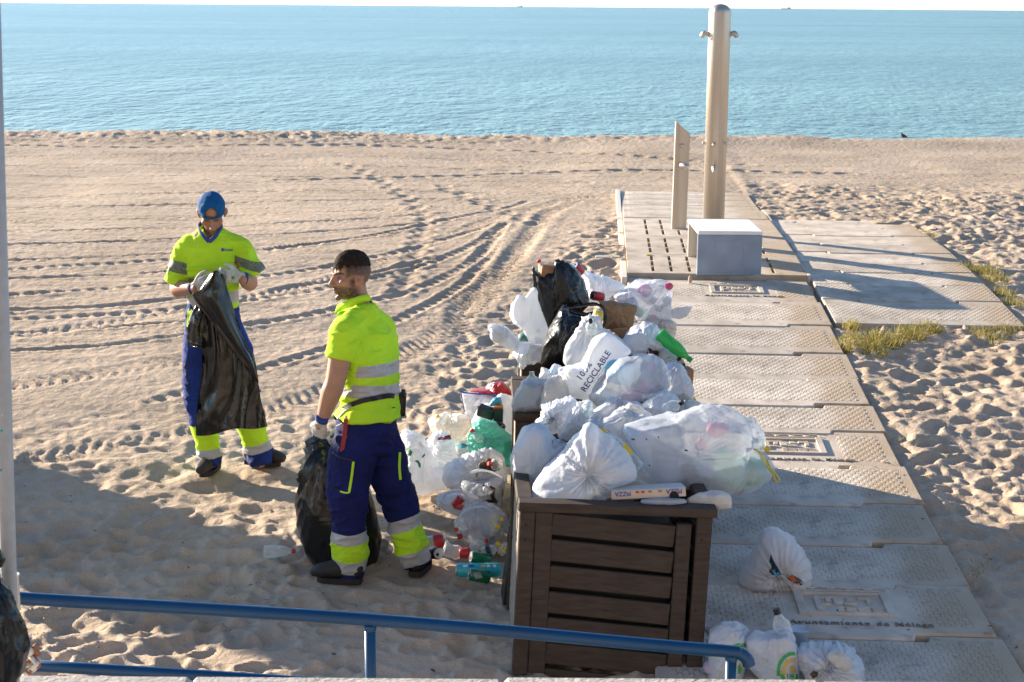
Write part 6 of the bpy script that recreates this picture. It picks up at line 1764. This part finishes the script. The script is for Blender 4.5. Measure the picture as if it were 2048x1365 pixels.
o = can('dented green can in front of the turquoise tube', c5((620,1290))[0], c5((490,1268))[0], 8.46, 13, LABG, dy=-.02, group=GC)
decal_poly('print', c5((515,1255),(560,1252),(575,1290),(530,1300)), bvh_of([o]), ALU, o, .002)
bottle('small clear water bottle alone on the shaded sand', (529, 1106), (586, 1102), G(556, 1118).y - .03, 12, PET, C_RED, group=GC, dent=.004)
bm = lathe_bm([(.028, 0), (.037, .085), (.039, .085), (.037, .08), (.026, .004)], 20, axis=(D(778, 1100, 8.95), D(758, 1086, 8.85)))
link('plastic_cup', bm, mat('white cup', (.7, .7, .7), .4, trans=.2), None, 'white plastic cup between the legs of the bearded worker', 'cup', smooth=True)
o = link('crate_panel', box_bm(-.012, .012, -.10, .10, 0, .36, .004), BLACKL, None, 'black ribbed plastic panel leaning on the nearest bin', 'panel'); o.location = (G(1010, 1060).x, 8.3, .02); o.rotation_euler = (0, .12, .06)
for k in range(9):
    p = link('rib', box_bm(-.018, .018, -.10 + k * .0235, -.092 + k * .0235, .30, .372, .001), BLACKL, o); p.matrix_parent_inverse = Matrix()

# --- bags on the walkway
b = bag('r1', 'knotted white bag alone on the walkway with torn holes', c7((310,562),(340,480),(385,410),(450,270),(502,160),(560,147),(622,162),(722,232),(820,350),(857,420),(864,560),(850,622),(760,642),(620,672),(480,642),(370,622)), G(1550, 1188).y + .08, film('milky bag film', (.84, .81, .81), .42, .32, .08, .003), (.20, .20), centre=c7((600,450))[0], pinch=c7((657,522))[0], pleat=.026, facet=.011, NA=112, NR=30, group=GR, contents=[(*c7((700,420))[0], 18, (.75, .45, .42)), (*c7((520,590))[0], 18, (.75, .55, .55))])
BV = bvh_of([b])
for pp, cc in ((((560,350),(580,400),(610,450),(645,510),(630,520),(580,520),(545,495),(565,450),(548,410)), (.012, .05, .10)), (((585,470),(635,500),(630,520),(580,518)), (.04, .35, .6)), (((675,518),(730,515),(790,545),(822,580),(800,600),(740,580),(700,550)), (.11, .045, .03)), (((690,525),(735,520),(770,565),(730,570)), (.55, .12, .03))):
    decal_poly('torn_hole_contents', c7(*pp), BV, cmat(cc), b, .004 if cc[0] < .2 else .006)
y3 = G(1500, 1368).y
bag('r2', 'white shop bag with green print close to the nearest bin', c7((75,965),(180,902),(290,890),(378,935),(362,1020),(382,1120),(350,1240),(330,1400),(70,1400)), y3 + .05, WBAG, (.13, .14), facet=.016, pleat=.014, pinch=c7((375,930))[0], group=GR, contents=[(*c7((130,1240))[0], 16, (.5, .4, .5))])
BV = bvh_of([BAGS['r2']])
decal_poly('green_print', c7((262,1070),(300,1055),(375,1060),(378,1092),(330,1085),(280,1100)), BV, GREENB, BAGS['r2'], .004)
decal_poly('green_print', c7((300,1240),(335,1195),(345,1215),(322,1300),(300,1300)), BV, GREENB, BAGS['r2'], .004)
decal_poly('gold_print', c7((318,1215),(345,1200),(340,1235),(322,1250)), BV, GOLDB, BAGS['r2'], .005)
bag('r3', 'white shop bag with a green and gold arch and a bottle in it', c7((368,1012),(432,970),(540,968),(645,940),(702,938),(742,1020),(778,1120),(780,1400),(600,1400),(480,1330),(400,1240)), y3, WBAG, (.14, .15), centre=c7((620,1180))[0], facet=.016, pleat=.014, pinch=c7((600,940))[0], group=GR, contents=[(*c7((660,1060))[0], 22, (.8, .42, .40))])
BV = bvh_of([BAGS['r3']])
cx, cy = 745, 1275
def arch(r0, r1, a0=math.pi * 1.02, a1=math.pi * 1.62):
    A = np.linspace(a0, a1, 10)
    return c7(*([(cx + r1 * math.cos(a), cy + r1 * .98 * math.sin(a)) for a in A] + [(cx + r0 * math.cos(a), cy + r0 * .98 * math.sin(a)) for a in A[::-1]]))
def arch_lr(r0, r1):
    A = np.linspace(math.pi, math.pi * 1.56, 12)
    return c7(*([(cx - r1, cy + 40)] + [(cx + r1 * math.cos(a), cy + r1 * 1.1 * math.sin(a)) for a in A] + [(cx + r0 * math.cos(a), cy + r0 * 1.1 * math.sin(a)) for a in A[::-1]] + [(cx - r0, cy + 40)]))
decal_poly('green_arch', arch_lr(112, 138), BV, GREENB, BAGS['r3'], .004, 4)
decal_poly('gold_arch', arch_lr(66, 96), BV, GOLDB, BAGS['r3'], .004, 4)
decal_poly('gold_block', c7((708,1240),(745,1228),(765,1285),(725,1290)), BV, GOLDB, BAGS['r3'], .004, 4)
decal_poly('green_panel', c7((625,1302),(775,1302),(775,1345),(650,1345)), BV, GREENB, BAGS['r3'], .004, 4)
decal_text('lettering', '55-7', 13, c7((715,1327))[0], 0, BV, C_WHT, BAGS['r3'], lift=.007)
bottle('clear bottle with a black cap standing in the arch printed bag', c7((690,1050))[0], c7((612,812))[0], y3 + .02, 18, PET, C_BLK)
bag('r4', 'dirty white bag slumped open at the end of the row', c7((772,1112),(870,1085),(980,1078),(1092,1095),(1200,1160),(1282,1230),(1302,1335),(1290,1400),(900,1400),(800,1260)), y3 - .02, WBAG, (.15, .16), centre=c7((1040,1240))[0], pinch=c7((1010,1190))[0], pleat=.024, facet=.028, group=GR)
bag('r4c', 'grey rolled sleeve of film inside the dirty white bag', c7((1010,1170),(1050,1115),(1100,1110),(1190,1180),(1200,1265),(1160,1280),(1090,1240)), y3 - .15, CREAM, (.05, .05), group=None, NR=14, NA=60, cat='film', name='rolled_film')
bag('r4d', 'dark scraps at the mouth of the dirty white bag', c7((870,1300),(900,1275),(935,1290),(930,1320),(890,1335)), y3 - .17, MUD, (.015, .015), group=None, NR=8, NA=36, cat='scraps', name='scraps')
bm = lathe_bm([(.03, 0), (.047, .11), (.050, .112), (.047, .105)], 24, axis=(D(*c7((790,1110))[0], y3 + .25), D(*c7((788,1050))[0], y3 + .25)))
link('plastic_cup', bm, mat('bluish cup', (.62, .68, .78), .4, trans=.2), None, 'pale blue cup behind the dirty white bag', 'cup', smooth=True)

# --- the workers' black bags
def worker_bags():
    # full bag in the bearded worker's hand
    o = bag('w2', 'full black rubbish bag hanging from the hand of the bearded worker', [(632,880),(648,868),(664,880),(700,930),(745,1000),(762,1075),(752,1130),(735,1152),(690,1152),(640,1140),(612,1105),(593,1050),(590,1005),(603,935)], 8.90, BBAG, (.20, .22), centre=(676, 1040), pinch=(646, 872), pleat=.040, facet=.009, NA=112, NR=32)
    # opened sheet of bag in the other worker's hands: front and back layer joined along the edges
    Y = 10.05
    left = [(424,545), (402,600), (398,650), (404,720), (398,790), (392,838), (392,872)]
    right = [(446,548), (462,600), (478,650), (496,710), (514,755), (522,800), (535,852)]
    n, mcol = 46, 30
    Lp, Rp = catmull(left, 8), catmull(right, 8)
    Lp, Rp = [np.stack([np.interp(np.linspace(0, 1, n), np.linspace(0, 1, len(q)), q[:, k]) for k in (0, 1)], 1) for q in (Lp, Rp)]
    co = []
    for layer in (0, 1):
        for i in range(n):
            v = i / (n - 1)
            for j in range(mcol):
                t = j / (mcol - 1)
                p = Lp[i] * (1 - t) + Rp[i] * t
                if v > .97: p = p + np.array([0, 3 * math.sin(t * 9)])
                bul = math.sin(math.pi * t)
                dep = (-.05 - .03 * v) * bul * (1 if layer == 0 else -.9) + .02 * v
                q = np.array([[t * 5.0 * (.4 + v), v * 3.2 + t * 1.5, layer * 3.0]])
                dep += (.045 * (ridge3(q, 7)[0] - .5) + .018 * (ridge3(q * 2.7, 8)[0] - .5) + .03 * (ridge3(np.array([[t * 9 + 2.0, v * .8, layer]]), 9)[0] ** 2 - .3) * (1 - v)) * min(1, 4 * bul + .2) * (1 if layer == 0 else .8)
                co.append(tuple(D(p[0], p[1], Y + dep)))
    f1 = grid_faces(n, mcol); f2 = grid_faces(n, mcol)[:, ::-1] + n * mcol
    me = np_mesh('rubbish_bag', co, np.concatenate([f1, f2]))
    bm = bmesh.new(); bm.from_mesh(me); bpy.data.meshes.remove(me); bmesh.ops.remove_doubles(bm, verts=bm.verts, dist=.0015)
    s = link('rubbish_bag', bm, BSHEET, None, 'empty black bag being shaken open by the worker in the cap', 'bag', smooth=True)
    # the flap folded over in front, and the loose mouth on the left
    def sheet(name, L, R, Y, seed, m=BSHEET):
        n, k = 26, 20
        Lc, Rc = catmull(L, 8), catmull(R, 8)
        Lc, Rc = [np.stack([np.interp(np.linspace(0, 1, n), np.linspace(0, 1, len(q)), q[:, c]) for c in (0, 1)], 1) for q in (Lc, Rc)]
        co = []
        for i in range(n):
            for j in range(k):
                t = j / (k - 1); p = Lc[i] * (1 - t) + Rc[i] * t
                q = np.array([[t * 3, i / n * 3.0, seed]])
                co.append(tuple(D(p[0], p[1], Y + .04 * (ridge3(q, seed)[0] - .5) + .015 * (ridge3(q * 3, seed + 1)[0] - .5) - .05 * math.sin(math.pi * t))))
        me = np_mesh(name, co, grid_faces(n, k)); b = bmesh.new(); b.from_mesh(me); bpy.data.meshes.remove(me)
        bmesh.ops.solidify(b, geom=b.faces[:], thickness=.002)
        return link(name, b, m, s, smooth=True)
    sheet('folded_flap', [(424,543), (400,580), (385,592), (420,640), (455,690), (490,735), (516,766)], [(436,541), (448,570), (458,600), (474,650), (494,690), (510,722), (517,764)], Y - .12, 3)
    sheet('open_mouth', [(392,610), (378,640), (375,685), (390,695)], [(420,640), (422,660), (416,690), (410,698)], Y + .02, 5)
worker_bags()
# black bag and its twin close to us, cut by the left edge of the picture
bag('fg', 'blurred black rubbish bag cut by the left edge beside the white pole', [(-95,1150),(-40,1120),(0,1155),(24,1190),(40,1230),(50,1262),(58,1300),(50,1330),(30,1375),(20,1420),(-90,1420),(-140,1300)], 4.55, BBAG, (.10, .12), centre=(-40, 1290), pinch=(-20, 1125), facet=.014, pleat=.02, NA=96)
bag('fg2', 'dark knot of a black bag tied to the white pole', [(-30,1118),(-12,1092),(3,1102),(11,1118),(6,1132),(-12,1140)], 4.6, BBAG, (.03, .03), NR=12, NA=48, facet=.01)

# ------------------------------------------------------------------ tufts of grass, bits of litter, the bird, ships
def grass():
    m = mat('dry beach grass', (.22, .22, .07), .7, attr='Col', trans=.35)
    rnd = random.Random(11)
    spots = [('dry grass tuft spreading in the corner of the walkway pad', [(1690, 700, .10, 120), (1720, 690, .16, 240), (1770, 684, .16, 240), (1820, 672, .12, 160), (1700, 660, .08, 90), (1745, 705, .12, 120), (1860, 662, .10, 90)], .13),
             ('sparse grass along the near edge of the pad', [(1960, 668, .10, 90), (2010, 664, .10, 90), (2050, 660, .10, 60), (1985, 680, .1, 60)], .10),
             ('grass fringe along the right edge of the pad', [(1935, 540, .14, 120), (1970, 545, .12, 120), (1990, 560, .12, 90), (2005, 590, .10, 70), (2030, 610, .1, 70), (1860, 478, .1, 50), (1845, 470, .1, 40)], .12),
             ('thin stalks beside the walkway', [(1815, 890, .08, 12), (1965, 1135, .08, 10), (1945, 1145, .06, 8), (1850, 600, .06, 8), (1950, 625, .04, 8)], .07)]
    for label, cl, hh in spots:
        bm = bmesh.new(); lay = bm.verts.layers.float_color.new('Col')
        for px, py, r, n in cl:
            c0 = G(px, py)
            for _ in range(int(n * 1.9)):
                a, q = rnd.uniform(0, 6.28), r * math.sqrt(rnd.random())
                p = Vector((c0.x + q * math.cos(a), c0.y + q * 1.5 * math.sin(a), 0)); p.z = gz(p.y) - .01
                h = 1.0 * hh * rnd.uniform(.3, 1.3); ln = Vector((rnd.gauss(.1, .5), rnd.gauss(0, .5), 1)).normalized() * h
                w = Vector((rnd.uniform(-1, 1), rnd.uniform(-1, 1), 0)).normalized() * .0028
                mid = p + ln * .55; tip = p + ln + Vector((rnd.gauss(.0, .3) * h, rnd.gauss(0, .3) * h, -.18 * h))
                v = [bm.verts.new(x) for x in (p - w, p + w, mid + w * .8, mid - w * .8, tip)]
                g = rnd.random(); colr = (.18 + .36 * g, .18 + .24 * g, .045 + .07 * g, 1)
                for x in v: x[lay] = colr
                bm.faces.new(v[:4]); bm.faces.new((v[3], v[2], v[4]))
        link('dry_grass', bm, m, None, label, None, None, 'stuff')
grass()
def litter():
    bm = bmesh.new(); rnd = random.Random(8)
    def bit(b, c, s, col=None):
        b_ = [b.verts.new(c + Vector((s * rnd.uniform(-1, 1), s * rnd.uniform(-1, 1), rnd.uniform(0, s * .5)))) for _ in range(4)]
        bmesh.ops.convex_hull(b, input=b_)
    for _ in range(420):
        px, py = rnd.uniform(20, 2040), rnd.uniform(640, 1345)
        c = G(px, py); a = wcoord(c.x, c.y)[0]
        if -WWID < a < 0 and rnd.random() < .6: continue
        c.z += .012 + (.03 if -WWID < a < 0 else 0)
        bit(bm, c, rnd.choice((.006, .008, .012, .018)))
    link('beach_scraps', bm, mat('brown scraps', (.13, .085, .05), .9), None, 'tiny brown twigs and shell bits scattered over sand and walkway', None, None, 'stuff')
    bm = bmesh.new()
    for px, py in ((585, 1033), (352, 672), (60, 460), (1480, 1000), (1720, 1110), (1890, 1085), (240, 830), (630, 200 + 700), (1310, 505), (1000, 460), (1690, 955), (1250, 445), (1500, 310)):
        c = G(px, py); c.z += .02; bit(bm, c, .02)
    link('paper_scraps', bm, PAPERW, None, 'tiny white paper scraps scattered over the beach', None, None, 'stuff')
    c = G(1215, 518); bm = box_bm(c.x - .13, c.x + .13, c.y - .08, c.y + .08, c.z + .01, c.z + .03, .006)
    link('flat_packet', bm, mat('greenish card', (.42, .42, .34), .7), None, 'flat greenish packet lying on the sand by the shower tray', 'packet')
    c = G(1296, 524); bm = box_bm(c.x - .025, c.x + .025, c.y - .02, c.y + .02, c.z + .068, c.z + .08, .003); link('yellow_wrapper', bm, LABY, None, 'small yellow wrapper on the slotted shower tray', 'wrapper')
    c = G(1380, 572); bm = bmesh.new(); ball(bm, c + Vector((0, 0, .06)), (.02, .02, .04), None, 10, 8); link('dark_stone', bm, CONCP, None, 'small dark stone left of the bench foot', 'stone', smooth=True)
litter()
def bird():
    c = D(1807, 277, 31.2)
    bm = bmesh.new()
    tube(bm, [c + Vector((.13, 0, .02)), c + Vector((.07, 0, .05)), c + Vector((0, 0, .075)), c + Vector((-.05, 0, .11)), c + Vector((-.06, 0, .15)), c + Vector((-.075, 0, .165))], [.012, .035, .055, .045, .026, .02], seg=12, n=4)
    tube(bm, [c + Vector((-.08, 0, .165)), c + Vector((-.115, 0, .155))], [.012, .003], seg=8, n=2)
    for q in (-.012, .012): tube(bm, [c + Vector((-.005, q, .03)), c + Vector((-.005, q, -.02))], [.006, .005], seg=6, n=2)
    bmesh.ops.scale(bm, vec=(.6, .6, .6), space=Matrix.Translation(-c), verts=bm.verts)
    me = remesh(bm, .006, 2); link('pigeon', me, mat('dark feathers', (.03, .03, .035), .7), None, 'small dark bird standing on the bank at the water edge', 'bird', smooth=True)
    for px, py, w in ((1040, 15, 22), (1572, 18, 40)):
        q = D(px, py, 6000); q.z = -.42; k = w / 2
        r = empty('ship', q, 'faint distant ship on the horizon, ' + ('the smaller one' if w < 30 else 'the longer one by the shower column'), 'ship')
        link('hull', box_bm(q.x - k, q.x + k, q.y - 4, q.y + 4, -.5, 2.6, .4), mat('ship paint', (.4, .4, .4), .6), r)
        link('bridge', box_bm(q.x + k * .3, q.x + k * .7, q.y - 3, q.y + 3, 2.7, 7, .3), mat('ship bridge paint', (.6, .6, .6), .6), r)
bird()
